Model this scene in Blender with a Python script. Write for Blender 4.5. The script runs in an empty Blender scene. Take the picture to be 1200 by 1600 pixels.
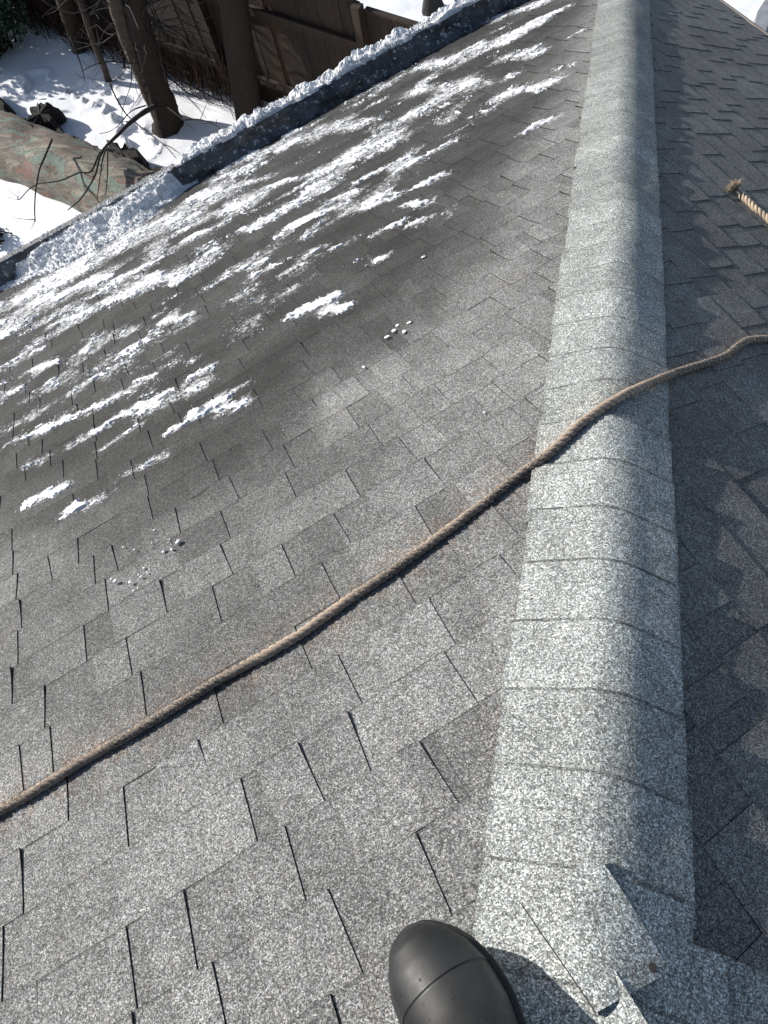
# snow dusted hip roof seen from its peak
T = {'M': [[0.9568058, -0.1849763, 0.2242909],
 [0.2518499, 0.9127698, -0.3215944],
 [-0.1452386, 0.364191, 0.9199297]], 'C': [-0.13818, 0.0, 1.13137], 'f': 1103.348, 'thL': 0.48184, 'thR': 0.535454, 'cutL': {'0': [[-0.392, -0.384],
 [-0.235, -0.239]], '1': [[-0.619, -0.62],
 [-0.427, -0.431],
 [-0.206, -0.207],
 [-0.165, -0.156],
 [-0.137, -0.137]], '2': [[-0.957, -0.956],
 [-0.74, -0.734],
 [-0.478, -0.48],
 [-0.358, -0.351],
 [-0.253, -0.26],
 [-0.047, -0.046]], '3': [[-0.925, -0.92],
 [-0.705, -0.709],
 [-0.539, -0.529],
 [-0.445, -0.45],
 [-0.225, -0.224],
 [-0.014, -0.021],
 [0.152, 0.152]], '4': [[-0.824, -0.826],
 [-0.694, -0.683],
 [-0.482, -0.484],
 [-0.282, -0.283],
 [-0.037, -0.041],
 [0.212, 0.211]], '5': [[-0.937, -0.925],
 [-0.861, -0.856],
 [-0.634, -0.638],
 [-0.364, -0.371],
 [-0.169, -0.17],
 [0.08, 0.069],
 [0.302, 0.3]], '6': [[-0.872, -0.876],
 [-0.658, -0.656],
 [-0.424, -0.428],
 [-0.232, -0.235],
 [-0.102, -0.098],
 [-0.088, -0.088],
 [0.169, 0.166]], '7': [[-0.963, -0.961],
 [-0.763, -0.763],
 [-0.545, -0.547],
 [-0.373, -0.367],
 [-0.282, -0.274],
 [-0.192, -0.194],
 [-0.003, -0.01]], '8': [[-0.951, -0.949],
 [-0.692, -0.694],
 [-0.493, -0.487],
 [-0.342, -0.342],
 [-0.141, -0.147],
 [0.119, 0.112],
 [0.331, 0.326],
 [0.606, 0.6]], '9': [[-0.948, -0.941],
 [-0.718, -0.722],
 [-0.661, -0.653],
 [-0.458, -0.464],
 [-0.285, -0.282],
 [-0.107, -0.112],
 [0.101, 0.095],
 [0.288, 0.281]], '10': [[-0.958, -0.963],
 [-0.861, -0.848],
 [-0.762, -0.766],
 [-0.528, -0.528],
 [-0.31, -0.314],
 [-0.14, -0.138],
 [0.035, 0.033],
 [0.181, 0.183]], '11': [[-0.977, -0.977],
 [-0.758, -0.755],
 [-0.522, -0.524],
 [-0.327, -0.326],
 [-0.111, -0.109],
 [0.003, 0.011],
 [0.15, 0.144]], '12': [[-0.767, -0.764],
 [-0.557, -0.556],
 [-0.299, -0.301],
 [-0.098, -0.101]], '13': [[-0.918, -0.914],
 [-0.674, -0.676],
 [-0.476, -0.474]], '15': [[-0.95, -0.943]], '19': [[-0.516, -0.518]]}, 'rowR': [0.138, 0.14], 'cutR': {'1': [-0.117], '2': [-0.036, 0.071], '3': [0.084, 0.248], '4': [0.224, 0.339], '5': [0.334], '6': [0.491], '7': [0.558], '8': [0.751], '9': [0.928]}, 'snow': [[-1.028, 4.313, -0.501, 4.361, 0.178],
 [-1.146, 4.069, -0.537, 3.843, 0.125],
 [-0.727, 4.192, 0.309, 4.363, 0.159],
 [-0.501, 4.361, 0.251, 4.3, 0.179],
 [-0.401, 3.659, -0.178, 3.577, 0.037],
 [-0.316, 3.525, -0.104, 3.106, 0.037],
 [0.202, 3.862, 0.418, 3.669, 0.058],
 [-0.333, 3.349, -0.085, 3.19, 0.063],
 [-0.6, 3.468, -0.39, 3.334, 0.044],
 [-1.146, 4.069, -0.898, 4.09, 0.102],
 [-1.136, 3.862, -1.017, 3.865, 0.054],
 [-0.253, 2.701, -0.147, 2.592, 0.026],
 [-0.299, 2.821, -0.191, 2.785, 0.013],
 [-0.645, 3.011, -0.447, 2.809, 0.042],
 [-0.716, 2.925, -0.543, 2.817, 0.013],
 [-1.109, 3.308, -1.002, 3.291, 0.027],
 [-0.929, 3.018, -0.78, 2.951, 0.028],
 [-1.09, 2.924, -0.992, 2.87, 0.022],
 [0.167, 2.655, 0.269, 2.622, 0.028],
 [0.278, 2.497, 0.362, 2.471, 0.026],
 [-0.019, 2.542, 0.118, 2.474, 0.022],
 [0.116, 2.359, 0.22, 2.312, 0.027],
 [0.187, 2.074, 0.309, 2.03, 0.017],
 [0.282, 1.956, 0.34, 1.899, 0.013],
 [-0.281, 2.036, -0.163, 2.032, 0.023],
 [-0.313, 2.243, -0.218, 2.156, 0.012],
 [-0.555, 2.063, -0.374, 2.037, 0.023],
 [-0.461, 1.975, -0.259, 1.947, 0.035],
 [-0.396, 1.742, -0.099, 1.765, 0.024],
 [-0.318, 1.774, -0.123, 1.768, 0.014],
 [-0.236, 1.7, -0.149, 1.667, 0.009],
 [-0.752, 2.053, -0.595, 2.056, 0.028],
 [-1.071, 2.535, -0.953, 2.473, 0.032],
 [-1.021, 2.36, -0.729, 2.274, 0.026],
 [-0.729, 2.274, -0.512, 2.215, 0.025],
 [-0.621, 1.904, -0.52, 1.913, 0.021],
 [-0.574, 1.646, -0.451, 1.62, 0.017],
 [-0.924, 2.513, -0.793, 2.477, 0.018],
 [-0.733, 2.5, -0.627, 2.533, 0.015],
 [-0.946, 2.093, -0.881, 2.061, 0.011],
 [-0.917, 1.814, -0.81, 1.789, 0.01],
 [-0.759, 1.614, -0.671, 1.584, 0.008],
 [1.018, 3.578, 1.845, 3.742, 0.065],
 [1.332, 3.643, 1.771, 3.723, 0.085],
 [1.641, 4.123, 1.719, 3.829, 0.054],
 [1.751, 3.891, 1.834, 3.497, 0.048],
 [1.735, 3.16, 1.896, 2.939, 0.049],
 [1.51, 3.097, 1.611, 3.014, 0.03],
 [0.972, 2.93, 1.322, 2.918, 0.038],
 [0.975, 3.472, 1.258, 3.48, 0.054],
 [0.818, 3.641, 0.933, 3.569, 0.031],
 [0.829, 4.601, 1.072, 4.301, 0.109],
 [1.098, 4.373, 1.256, 4.013, 0.067],
 [0.403, 4.581, 0.655, 4.455, 0.061],
 [0.588, 5.176, 0.706, 4.735, 0.071],
 [0.365, 4.207, 0.636, 3.986, 0.037],
 [0.21, 3.898, 0.432, 3.707, 0.092],
 [0.113, 4.045, 0.279, 4.117, 0.089],
 [0.345, 3.313, 0.737, 3.249, 0.06],
 [0.491, 3.85, 0.808, 3.556, 0.038],
 [0.483, 2.986, 0.709, 2.886, 0.032],
 [0.637, 3.073, 0.84, 2.951, 0.038],
 [0.623, 2.796, 0.853, 2.628, 0.037],
 [0.451, 2.783, 0.55, 2.828, 0.035],
 [0.455, 2.471, 0.572, 2.453, 0.015],
 [0.633, 2.377, 0.755, 2.343, 0.017],
 [0.857, 2.496, 0.912, 2.382, 0.013],
 [0.791, 2.259, 0.906, 2.193, 0.026],
 [0.567, 2.126, 0.589, 2.123, 0.012],
 [2.431, 4.129, 2.513, 4.039, 0.046],
 [2.217, 4.246, 2.331, 4.042, 0.054],
 [2.115, 3.76, 2.166, 3.5, 0.054],
 [2.012, 3.114, 2.066, 3.026, 0.025],
 [1.58, 2.516, 1.66, 2.463, 0.023],
 [1.807, 3.416, 1.905, 3.376, 0.035],
 [1.94, 4.546, 2.025, 4.33, 0.058],
 [1.499, 2.543, 1.559, 2.534, 0.016],
 [1.422, 4.306, 1.534, 4.294, 0.033],
 [2.664, 4.631, 2.858, 4.495, 0.064],
 [2.532, 4.895, 2.697, 4.727, 0.049],
 [2.558, 4.145, 2.724, 4.076, 0.039],
 [2.315, 3.474, 2.411, 3.463, 0.024],
 [2.04, 4.36, 2.24, 4.372, 0.043],
 [0.858, 3.084, 1.13, 3.04, 0.02],
 [0.549, 3.488, 0.876, 3.522, 0.03],
 [0.143, 2.811, 0.228, 2.759, 0.017],
 [-0.123, 3.893, 0.077, 3.859, 0.062],
 [0.04, 3.663, 0.225, 3.598, 0.044],
 [0.073, 3.259, 0.168, 3.196, 0.026],
 [-0.897, 3.964, -0.694, 3.93, 0.042],
 [-0.822, 3.504, -0.641, 3.404, 0.028],
 [0.389, 2.55, 0.508, 2.532, 0.015],
 [1.332, 3.007, 1.495, 3.004, 0.025],
 [0.928, 2.613, 1.081, 2.589, 0.016],
 [0.736, 2.782, 0.853, 2.74, 0.017],
 [-1.002, 3.291, -0.861, 3.222, 0.026],
 [-0.627, 2.533, -0.509, 2.515, 0.015],
 [-0.478, 2.267, -0.398, 2.238, 0.01]], 'wet': [[-1.787, 2.516],
 [-0.893, 1.614],
 [-0.614, 1.281],
 [-0.427, 1.2],
 [-0.33, 1.187],
 [-0.204, 1.143],
 [-0.109, 1.131],
 [-0.007, 1.185],
 [0.047, 1.286],
 [0.057, 1.433],
 [0.191, 1.433],
 [0.345, 1.377],
 [0.505, 1.426],
 [0.711, 1.632],
 [1.021, 1.94],
 [1.361, 2.301],
 [1.792, 2.757],
 [2.353, 3.38],
 [2.84, 3.943],
 [3.542, 5.113]], 'wet2': [[-0.179, 1.38],
 [-0.093, 1.453],
 [0.055, 1.561],
 [0.263, 1.611],
 [0.499, 1.704],
 [0.779, 1.949],
 [1.056, 2.25]], 'chunks': [[-0.472, 1.143, 0.016],
 [-0.493, 1.132, 0.009],
 [-0.514, 1.143, 0.011],
 [-0.543, 1.209, 0.005],
 [-0.528, 1.207, 0.005],
 [-0.493, 1.18, 0.005],
 [-0.658, 1.136, 0.014],
 [-0.671, 1.159, 0.007],
 [-0.62, 1.1, 0.01],
 [-0.588, 1.094, 0.009],
 [-0.572, 1.099, 0.007],
 [-0.578, 1.125, 0.007],
 [-0.595, 1.109, 0.007],
 [-0.565, 1.107, 0.005],
 [-0.616, 1.059, 0.009],
 [-0.604, 1.062, 0.005],
 [-0.594, 1.225, 0.006],
 [-0.537, 1.108, 0.003],
 [-0.625, 1.266, 0.006]], 'flakes': [[0.668, 1.934, 0.015],
 [0.43, 1.557, 0.015],
 [0.378, 1.562, 0.017],
 [0.398, 1.581, 0.013],
 [0.346, 1.549, 0.015],
 [0.396, 1.521, 0.017],
 [0.223, 1.457, 0.014],
 [0.614, 1.029, 0.011],
 [0.365, 0.95, 0.007],
 [-0.53, 1.263, 0.007]], 'rope': [[-1.235, -0.417, -0.302],
 [-1.157, -0.351, -0.298],
 [-1.09, -0.294, -0.294],
 [-1.025, -0.235, -0.292],
 [-0.955, -0.16, -0.294],
 [-0.872, -0.086, -0.29],
 [-0.803, -0.017, -0.291],
 [-0.73, 0.059, -0.292],
 [-0.662, 0.118, -0.288],
 [-0.584, 0.19, -0.286],
 [-0.512, 0.279, -0.292],
 [-0.446, 0.349, -0.294],
 [-0.393, 0.414, -0.298],
 [-0.339, 0.482, -0.304],
 [-0.273, 0.566, -0.31],
 [-0.206, 0.658, -0.32],
 [-0.16, 0.713, -0.323],
 [-0.115, 0.793, -0.336],
 [-0.067, 0.853, -0.34],
 [-0.013, 0.929, -0.384],
 [0.046, 1.004, -0.441],
 [0.111, 1.083, -0.501],
 [0.198, 1.178, -0.578],
 [0.245, 1.235, -0.621],
 [0.28, 1.301, -0.663],
 [0.317, 1.352, -0.7],
 [0.38, 1.395, -0.744],
 [0.467, 1.461, -0.809],
 [0.613, 1.596, -0.927]], 'ropeend': [[0.293, 2.306, -1.09],
 [0.323, 2.273, -1.089],
 [0.354, 2.238, -1.087],
 [0.386, 2.203, -1.086],
 [0.415, 2.182, -1.09],
 [0.473, 2.118, -1.087],
 [0.552, 2.031, -1.084]], 'tilt': [[0.011, -0.05, 0.016],
 [-0.078, -0.132, 0.02],
 [0.028, -0.217, 0.079],
 [0.118, -0.16, 0.018]], 'boot': [[-0.182, -0.184, 0.001],
 [-0.225, -0.246, 0.008],
 [-0.1, -0.204, 0.038],
 [-0.173, -0.297, 0.046],
 [-0.043, -0.25, 0.076]], 'stripR': [[0.151, -0.111, -0.017],
 [0.263, -0.106, -0.066]], 'hd': [-0.058526, 0.929087, -0.365202], 'buttL': [-0.076, 0.05, 0.188, 0.329, 0.467, 0.603], 'buttR': [-0.068, 0.059, 0.194, 0.341, 0.476, 0.61], 'fence': [[-6.311, 7.877, -5.0],
 [-4.999, 7.417, -5.0]], 'fencetop': [[-2.939, 6.696, -3.342],
 [-2.807, 6.65, -3.339],
 [-2.819, 6.654, -3.397],
 [-2.299, 6.472, -3.443]], 'treebase': [-5.768, 6.702, -5.0], 'trunk1': [[-5.734, 6.731, -4.984],
 [-5.689, 6.769, -4.727],
 [-5.653, 6.799, -4.363],
 [-5.607, 6.837, -3.994],
 [-5.556, 6.881, -3.658],
 [-5.415, 6.998, -3.204],
 [-5.265, 7.124, -2.696]], 'trunk2': [[-5.791, 6.753, -4.857],
 [-5.781, 6.761, -4.508],
 [-5.767, 6.772, -4.186],
 [-5.743, 6.791, -3.817],
 [-5.698, 6.828, -3.489],
 [-5.575, 6.927, -3.039]], 'twigs': [[[[-5.741, 6.725, -4.704],
 [-5.584, 6.303, -4.418],
 [-5.702, 6.121, -4.412],
 [-5.777, 5.902, -4.404],
 [-5.848, 5.717, -4.397]], 0.03],
 [[[-5.848, 5.717, -4.397],
 [-5.881, 5.548, -4.391],
 [-5.865, 5.296, -4.381],
 [-6.01, 5.261, -4.38],
 [-6.182, 5.122, -4.375],
 [-6.445, 5.045, -4.373]], 0.012],
 [[[-6.613, 5.743, -4.401],
 [-6.57, 5.462, -4.39],
 [-6.542, 5.268, -4.382],
 [-6.439, 4.965, -4.37],
 [-6.305, 4.669, -4.36],
 [-6.217, 4.504, -4.36]], 0.012],
 [[[-6.445, 5.045, -4.373],
 [-6.525, 4.946, -4.37],
 [-6.569, 4.782, -4.363],
 [-6.624, 4.836, -4.366]], 0.007],
 [[[-5.848, 5.717, -4.397],
 [-5.856, 5.53, -4.39],
 [-5.791, 5.283, -4.38],
 [-5.782, 5.085, -4.372],
 [-5.804, 4.868, -4.363],
 [-5.886, 4.707, -4.36]], 0.013],
 [[[-5.843, 5.707, -4.397],
 [-5.8, 5.484, -4.388],
 [-5.735, 5.289, -4.38],
 [-5.6, 4.91, -4.364]], 0.01],
 [[[-5.83, 5.698, -4.396],
 [-5.691, 5.394, -4.384],
 [-5.589, 5.155, -4.374],
 [-5.524, 4.976, -4.366]], 0.009],
 [[[-6.035, 6.478, -4.225],
 [-5.966, 6.379, -4.3],
 [-5.825, 6.241, -4.417],
 [-5.543, 6.049, -4.409],
 [-5.108, 5.775, -4.397],
 [-4.909, 5.611, -4.39]], 0.01],
 [[[-5.116, 5.795, -4.398],
 [-4.996, 5.744, -4.395],
 [-4.867, 5.665, -4.392]], 0.006],
 [[[-5.555, 6.881, -4.274],
 [-5.406, 6.875, -4.418],
 [-5.241, 6.883, -4.524],
 [-5.077, 6.891, -4.64],
 [-4.906, 6.903, -4.744],
 [-4.468, 6.444, -4.42]], 0.01],
 [[[-5.564, 6.873, -4.333],
 [-5.387, 6.804, -4.436],
 [-5.217, 6.73, -4.503],
 [-5.025, 6.673, -4.523]], 0.01],
 [[[-5.3, 7.095, -4.78],
 [-5.217, 7.099, -4.814],
 [-5.132, 7.106, -4.841]], 0.005],
 [[[-5.722, 6.741, -4.224],
 [-5.475, 6.753, -4.302],
 [-5.242, 6.752, -4.314]], 0.008],
 [[[-5.052, 6.207, -4.413],
 [-4.836, 6.225, -4.413],
 [-4.649, 6.167, -4.41],
 [-4.498, 6.086, -4.407]], 0.008],
 [[[-4.836, 6.225, -4.413],
 [-4.848, 6.404, -4.42],
 [-5.213, 7.038, -4.836]], 0.004],
 [[[-4.61, 6.17, -4.41],
 [-4.641, 6.251, -4.414]], 0.004],
 [[[-5.836, 6.645, -4.636],
 [-5.736, 6.335, -4.42],
 [-5.799, 6.243, -4.417],
 [-5.834, 6.067, -4.41],
 [-5.908, 5.943, -4.406],
 [-6.031, 5.89, -4.404]], 0.007],
 [[[-5.747, 6.719, -4.389],
 [-5.783, 6.559, -4.433],
 [-5.802, 6.35, -4.419]], 0.006],
 [[[-5.686, 6.771, -4.702],
 [-5.122, 6.254, -4.415],
 [-4.84, 6.046, -4.406]], 0.006],
 [[[-5.665, 6.788, -4.193],
 [-5.765, 6.574, -4.022],
 [-5.818, 6.399, -3.879],
 [-5.886, 6.211, -3.787],
 [-5.924, 6.049, -3.741]], 0.008],
 [[[-5.67, 6.784, -3.996],
 [-5.77, 6.57, -3.958],
 [-5.83, 6.389, -3.879],
 [-5.857, 6.235, -3.789]], 0.006],
 [[[-6.14, 6.39, -3.605],
 [-6.138, 6.348, -3.735],
 [-6.131, 6.31, -3.857],
 [-6.149, 6.251, -4.023]], 0.01],
 [[[-5.461, 6.96, -3.853],
 [-5.24, 6.983, -3.972],
 [-5.132, 6.91, -4.066],
 [-4.961, 6.89, -4.068],
 [-4.793, 6.868, -4.075]], 0.006],
 [[[-5.071, 7.288, -4.377],
 [-4.957, 7.339, -4.475],
 [-4.814, 7.416, -4.525],
 [-4.559, 7.587, -4.51]], 0.005],
 [[[-4.836, 7.485, -4.289],
 [-4.68, 7.485, -4.394],
 [-4.525, 7.485, -4.435],
 [-4.445, 7.421, -4.434]], 0.005],
 [[[-5.478, 6.945, -4.067],
 [-5.207, 6.999, -4.157],
 [-4.949, 7.041, -4.101],
 [-4.756, 7.03, -4.138]], 0.005]], 'stems': [[[[-6.923, 7.449, -5.0],
 [-6.894, 7.475, -4.762],
 [-6.871, 7.496, -4.515],
 [-6.836, 7.528, -4.248],
 [-6.797, 7.563, -3.997],
 [-6.731, 7.623, -3.669]], 0.045],
 [[[-6.782, 7.701, -5.0],
 [-6.728, 7.748, -4.779],
 [-6.682, 7.787, -4.547],
 [-6.627, 7.835, -4.331],
 [-6.539, 7.911, -3.992]], 0.02],
 [[[-5.727, 7.612, -5.0],
 [-5.683, 7.645, -4.747],
 [-5.637, 7.678, -4.436],
 [-5.583, 7.719, -4.149],
 [-5.503, 7.777, -3.82]], 0.022],
 [[[-5.589, 7.645, -5.0],
 [-5.565, 7.662, -4.755],
 [-5.527, 7.689, -4.48],
 [-5.491, 7.714, -4.22],
 [-5.419, 7.766, -3.883]], 0.025]], 'stump': [[-7.618, 8.028, -5.0],
 [-7.771, 8.02, -5.0],
 [-7.551, 8.134, -5.0],
 [-7.501, 8.136, -4.39]], 'post': [[-4.599, 6.802, -5.0],
 [-4.75, 6.833, -5.0],
 [-4.429, 6.763, -5.0],
 [-4.463, 6.892, -3.504],
 [-4.236, 7.04, -3.597]], 'log': [[-8.303, 6.699, -5.0],
 [-5.657, 5.903, -5.0],
 [-7.747, 5.612, -5.0],
 [-6.494, 5.161, -5.0],
 [-9.052, 6.906, -5.0]], 'slabs': [[[-8.71, 6.871, -5.0],
 [-8.433, 6.953, -5.0],
 [-8.106, 6.762, -5.0],
 [-7.903, 6.52, -5.0],
 [-8.091, 6.446, -5.0],
 [-8.558, 6.583, -5.0]],
 [[-7.59, 6.397, -5.0],
 [-7.616, 6.661, -5.0],
 [-7.436, 6.769, -5.0],
 [-7.289, 6.711, -5.0],
 [-7.223, 6.464, -5.0],
 [-7.256, 6.325, -5.0],
 [-7.399, 6.312, -5.0]],
 [[-6.302, 6.235, -5.0],
 [-6.07, 6.127, -5.0],
 [-5.849, 6.085, -5.0],
 [-5.685, 6.037, -5.0],
 [-5.769, 5.735, -5.0],
 [-6.006, 5.867, -5.0],
 [-6.186, 6.03, -5.0]]], 'bush': [[-8.74, 8.204, -5.0],
 [-9.147, 7.778, -5.09],
 [-8.543, 8.41, -5.139],
 [-8.764, 8.178, -4.619],
 [-8.414, 8.545, -4.768],
 [-8.593, 7.691, -5.0]], 'bush2': [[-7.219, 4.67, -5.0],
 [-7.477, 4.617, -5.0]], 'curve': [[1.421, 9.355, -5.0],
 [1.198, 9.072, -5.0],
 [1.149, 8.8, -5.0],
 [1.079, 8.376, -5.0]], 'tr': [[0.645, 9.329, -5.0],
 [1.213, 9.348, -5.0],
 [1.259, 8.699, -5.0]], 'trunk3': [[-2.763, 8.854, -5.0],
 [-2.784, 9.34, -5.0],
 [-2.647, 8.838, -4.748]], 'foot': [[-7.055, 7.295],
 [-6.889, 7.212],
 [-6.768, 7.138],
 [-6.619, 6.974],
 [-6.454, 6.814],
 [-6.224, 6.607],
 [-6.085, 6.431],
 [-5.988, 6.33],
 [-5.917, 6.25],
 [-6.161, 6.524],
 [-6.993, 7.157],
 [-7.052, 7.176],
 [-7.298, 7.278],
 [-7.234, 7.247],
 [-8.059, 7.472],
 [-8.022, 7.288],
 [-7.992, 7.377],
 [-5.837, 6.279],
 [-5.955, 6.41],
 [-6.502, 7.041]], 'finit': 0, 'driftb': [[-1.742, 4.813],
 [-1.176, 4.678],
 [-0.853, 4.573],
 [-0.493, 4.478],
 [-0.168, 4.526],
 [0.129, 4.632],
 [0.429, 4.921]]}
import bpy, math, random
import numpy as np
from mathutils import Vector, Matrix

D = bpy.data
scene = bpy.context.scene
COL = scene.collection
# ------------------------------------------------------------------ camera, sky, sun, exposure
cam_data = D.cameras.new('camera')
cam_data.sensor_fit = 'VERTICAL'
cam_data.sensor_height = 36.0
cam_data.lens = 36.0 * T['f'] / 1600.0
cam_data.clip_start = 0.05
cam_data.clip_end = 2000
cam = D.objects.new('camera', cam_data)
COL.objects.link(cam)
Mx = T['M']
cam.matrix_world = Matrix(((Mx[0][0], Mx[0][1], Mx[0][2], T['C'][0]), (Mx[1][0], Mx[1][1], Mx[1][2], T['C'][1]),
                           (Mx[2][0], Mx[2][1], Mx[2][2], T['C'][2]), (0, 0, 0, 1)))
scene.camera = cam
SUN_EL = math.radians(24.5)
SUN_PLAN = Vector((-0.985, 0.17, 0)).normalized()
SUN = Vector((SUN_PLAN.x * math.cos(SUN_EL), SUN_PLAN.y * math.cos(SUN_EL), math.sin(SUN_EL)))
world = D.worlds.new('World')
scene.world = world
world.use_nodes = True
wn = world.node_tree
sky = wn.nodes.new('ShaderNodeTexSky')
sky.sky_type = 'NISHITA'
sky.sun_disc = False
sky.sun_elevation = SUN_EL
sky.sun_rotation = math.atan2(SUN_PLAN.x, SUN_PLAN.y)
wn.links.new(sky.outputs[0], wn.nodes['Background'].inputs[0])
wn.nodes['Background'].inputs[1].default_value = 0.09
sl = D.lights.new('sun', 'SUN')
sl.energy = 4.7
sl.angle = math.radians(0.5)
sl.color = (1.0, 0.965, 0.91)
so = D.objects.new('sun', sl)
so.rotation_euler = SUN.to_track_quat('Z', 'Y').to_euler()
so.location = (0, 0, 20)
COL.objects.link(so)
scene.view_settings.view_transform = 'Standard'
scene.view_settings.look = 'None'
scene.view_settings.gamma = 1.0
scene.view_settings.exposure = 0.62
scene.render.resolution_x = 768
scene.render.resolution_y = 1024

rng = random.Random(7)
nr = np.random.RandomState(11)

# ------------------------------------------------------------------ helpers
def tag(o, label=None, cat=None, group=None, kind=None):
    if label: o['label'] = label
    if cat: o['category'] = cat
    if group: o['group'] = group
    if kind: o['kind'] = kind
    return o

def empty(name, loc, label, cat, group=None):
    o = D.objects.new(name, None)
    o.empty_display_size = 0.2
    o.location = loc
    COL.objects.link(o)
    return tag(o, label, cat, group)

def mesh_obj(name, V, F, mats, parent=None, fm=None, smooth=False, attr=None):
    me = D.meshes.new(name)
    V = np.asarray(V, float)
    if parent is not None:
        V = V - np.array(parent.location)
    me.from_pydata(V.tolist(), [], [tuple(int(i) for i in f) for f in F])
    for m in (mats if isinstance(mats, (list, tuple)) else [mats]):
        me.materials.append(m)
    if fm is not None:
        me.polygons.foreach_set('material_index', np.asarray(fm, dtype=np.int32))
    if smooth:
        me.polygons.foreach_set('use_smooth', np.ones(len(me.polygons), dtype=bool))
    if attr is not None:
        a = me.color_attributes.new('data', 'FLOAT_COLOR', 'POINT')
        c = np.ones((len(V), 4)); attr = np.asarray(attr, float); c[:, 3] = 0; c[:, :attr.shape[1]] = attr
        a.data.foreach_set('color', c.ravel())
    me.update()
    o = D.objects.new(name, me)
    COL.objects.link(o)
    if parent is not None:
        o.parent = parent
    return o

def _h(ix, iy, s):
    n = (ix.astype(np.int64) * 374761393 + iy.astype(np.int64) * 668265263 + s * 1442695041) & 0x7fffffff
    n = ((n ^ (n >> 13)) * 1274126177) & 0x7fffffff
    n = (n ^ (n >> 16)) & 0xffff
    return n / 65535.0

def vnoise(x, y, s=0):
    x = np.asarray(x, float); y = np.asarray(y, float)
    ix = np.floor(x); iy = np.floor(y); fx = x - ix; fy = y - iy
    fx = fx * fx * (3 - 2 * fx); fy = fy * fy * (3 - 2 * fy)
    a = _h(ix, iy, s); b = _h(ix + 1, iy, s); c = _h(ix, iy + 1, s); d = _h(ix + 1, iy + 1, s)
    return (a * (1 - fx) + b * fx) * (1 - fy) + (c * (1 - fx) + d * fx) * fy * 1.0

def fbm(x, y, s=0, o=4):
    r = 0; a = .5
    for i in range(o):
        r = r + a * (vnoise(x, y, s + i * 17) - .5) * 2
        x = x * 2.03; y = y * 2.03; a *= .5
    return r

class MB:
    def __init__(self):
        self.V = []; self.F = []; self.M = []
    def add(self, V, F, m=0):
        n = len(self.V)
        self.V += [tuple(v) for v in V]
        self.F += [tuple(i + n for i in f) for f in F]
        self.M += [m] * len(F)
    def tube(self, pts, rad, sides=8, m=0, cap=True, rough=0, seed=0):
        pts = [Vector(p) for p in pts]
        n = len(pts)
        if not hasattr(rad, '__len__'): rad = [rad] * n
        V = []; F = []
        up = None
        for i in range(n):
            d = (pts[min(i + 1, n - 1)] - pts[max(i - 1, 0)])
            if d.length < 1e-9: d = Vector((0, 0, 1))
            d.normalize()
            if up is None:
                up = d.orthogonal().normalized()
            up = (up - d * up.dot(d))
            if up.length < 1e-6: up = d.orthogonal()
            up.normalize()
            sd = d.cross(up)
            for k in range(sides):
                a = 2 * math.pi * k / sides
                rr = rad[i] * (1 + (rough * (rr_(seed, i, k) - .5) * 2 if rough else 0))
                V.append(pts[i] + (up * math.cos(a) + sd * math.sin(a)) * rr)
        for i in range(n - 1):
            for k in range(sides):
                a = i * sides + k; b = i * sides + (k + 1) % sides
                F.append((a, b, b + sides, a + sides))
        if cap:
            F.append(tuple(range(sides))[::-1]); F.append(tuple(range((n - 1) * sides, n * sides)))
        self.add(V, F, m)
    def box(self, c, ax, half, m=0):
        c = Vector(c)
        A = [Vector(a) for a in ax]
        V = [c + A[0] * (half[0] * i) + A[1] * (half[1] * j) + A[2] * (half[2] * k) for i in (-1, 1) for j in (-1, 1) for k in (-1, 1)]
        F = [(0, 1, 3, 2), (4, 6, 7, 5), (0, 4, 5, 1), (2, 3, 7, 6), (0, 2, 6, 4), (1, 5, 7, 3)]
        self.add(V, F, m)
    def build(self, name, mats, parent=None, smooth=False):
        return mesh_obj(name, self.V, self.F, mats, parent, self.M, smooth)

def rr_(*a):
    return random.Random(hash(a) & 0xffffffff).random()

def smooth_path(pts, n):
    """Catmull-Rom through pts, n samples per span"""
    P = [Vector(p) for p in pts]; out = []
    for i in range(len(P) - 1):
        p0 = P[max(i - 1, 0)]; p1 = P[i]; p2 = P[i + 1]; p3 = P[min(i + 2, len(P) - 1)]
        for j in range(n):
            t = j / n
            out.append(0.5 * ((2 * p1) + (p2 - p0) * t + (2 * p0 - 5 * p1 + 4 * p2 - p3) * t * t + (3 * p1 - p0 - 3 * p2 + p3) * t ** 3))
    out.append(P[-1])
    return out

def ss(a, b, x):
    t = np.clip((x - a) / (b - a), 0, 1)
    return t * t * (3 - 2 * t)

# ------------------------------------------------------------------ materials
def newmat(name):
    m = D.materials.new(name); m.use_nodes = True
    nt = m.node_tree
    return m, nt, nt.nodes['Principled BSDF']

def N(nt, t, **kw):
    n = nt.nodes.new('ShaderNode' + t)
    for k, v in kw.items():
        if k == 'inp':
            for a, b in v.items(): n.inputs[a].default_value = b
        else: setattr(n, k, v)
    return n

def ramp(nt, fac, stops):
    r = N(nt, 'ValToRGB')
    el = r.color_ramp.elements
    while len(el) < len(stops): el.new(0.5)
    for e, (p, c) in zip(el, stops):
        e.position = p
        e.color = (c, c, c, 1) if not hasattr(c, '__len__') else (*c, 1)
    nt.links.new(fac, r.inputs[0])
    return r.outputs[0]

def mix(nt, mode, fac, a, b):
    n = N(nt, 'MixRGB', blend_type=mode)
    for i, v in enumerate((fac, a, b)):
        if isinstance(v, (int, float)): n.inputs[i].default_value = v if i == 0 else (v, v, v, 1)
        elif isinstance(v, tuple): n.inputs[i].default_value = (*v, 1)
        else: nt.links.new(v, n.inputs[i])
    return n.outputs[0]

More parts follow.
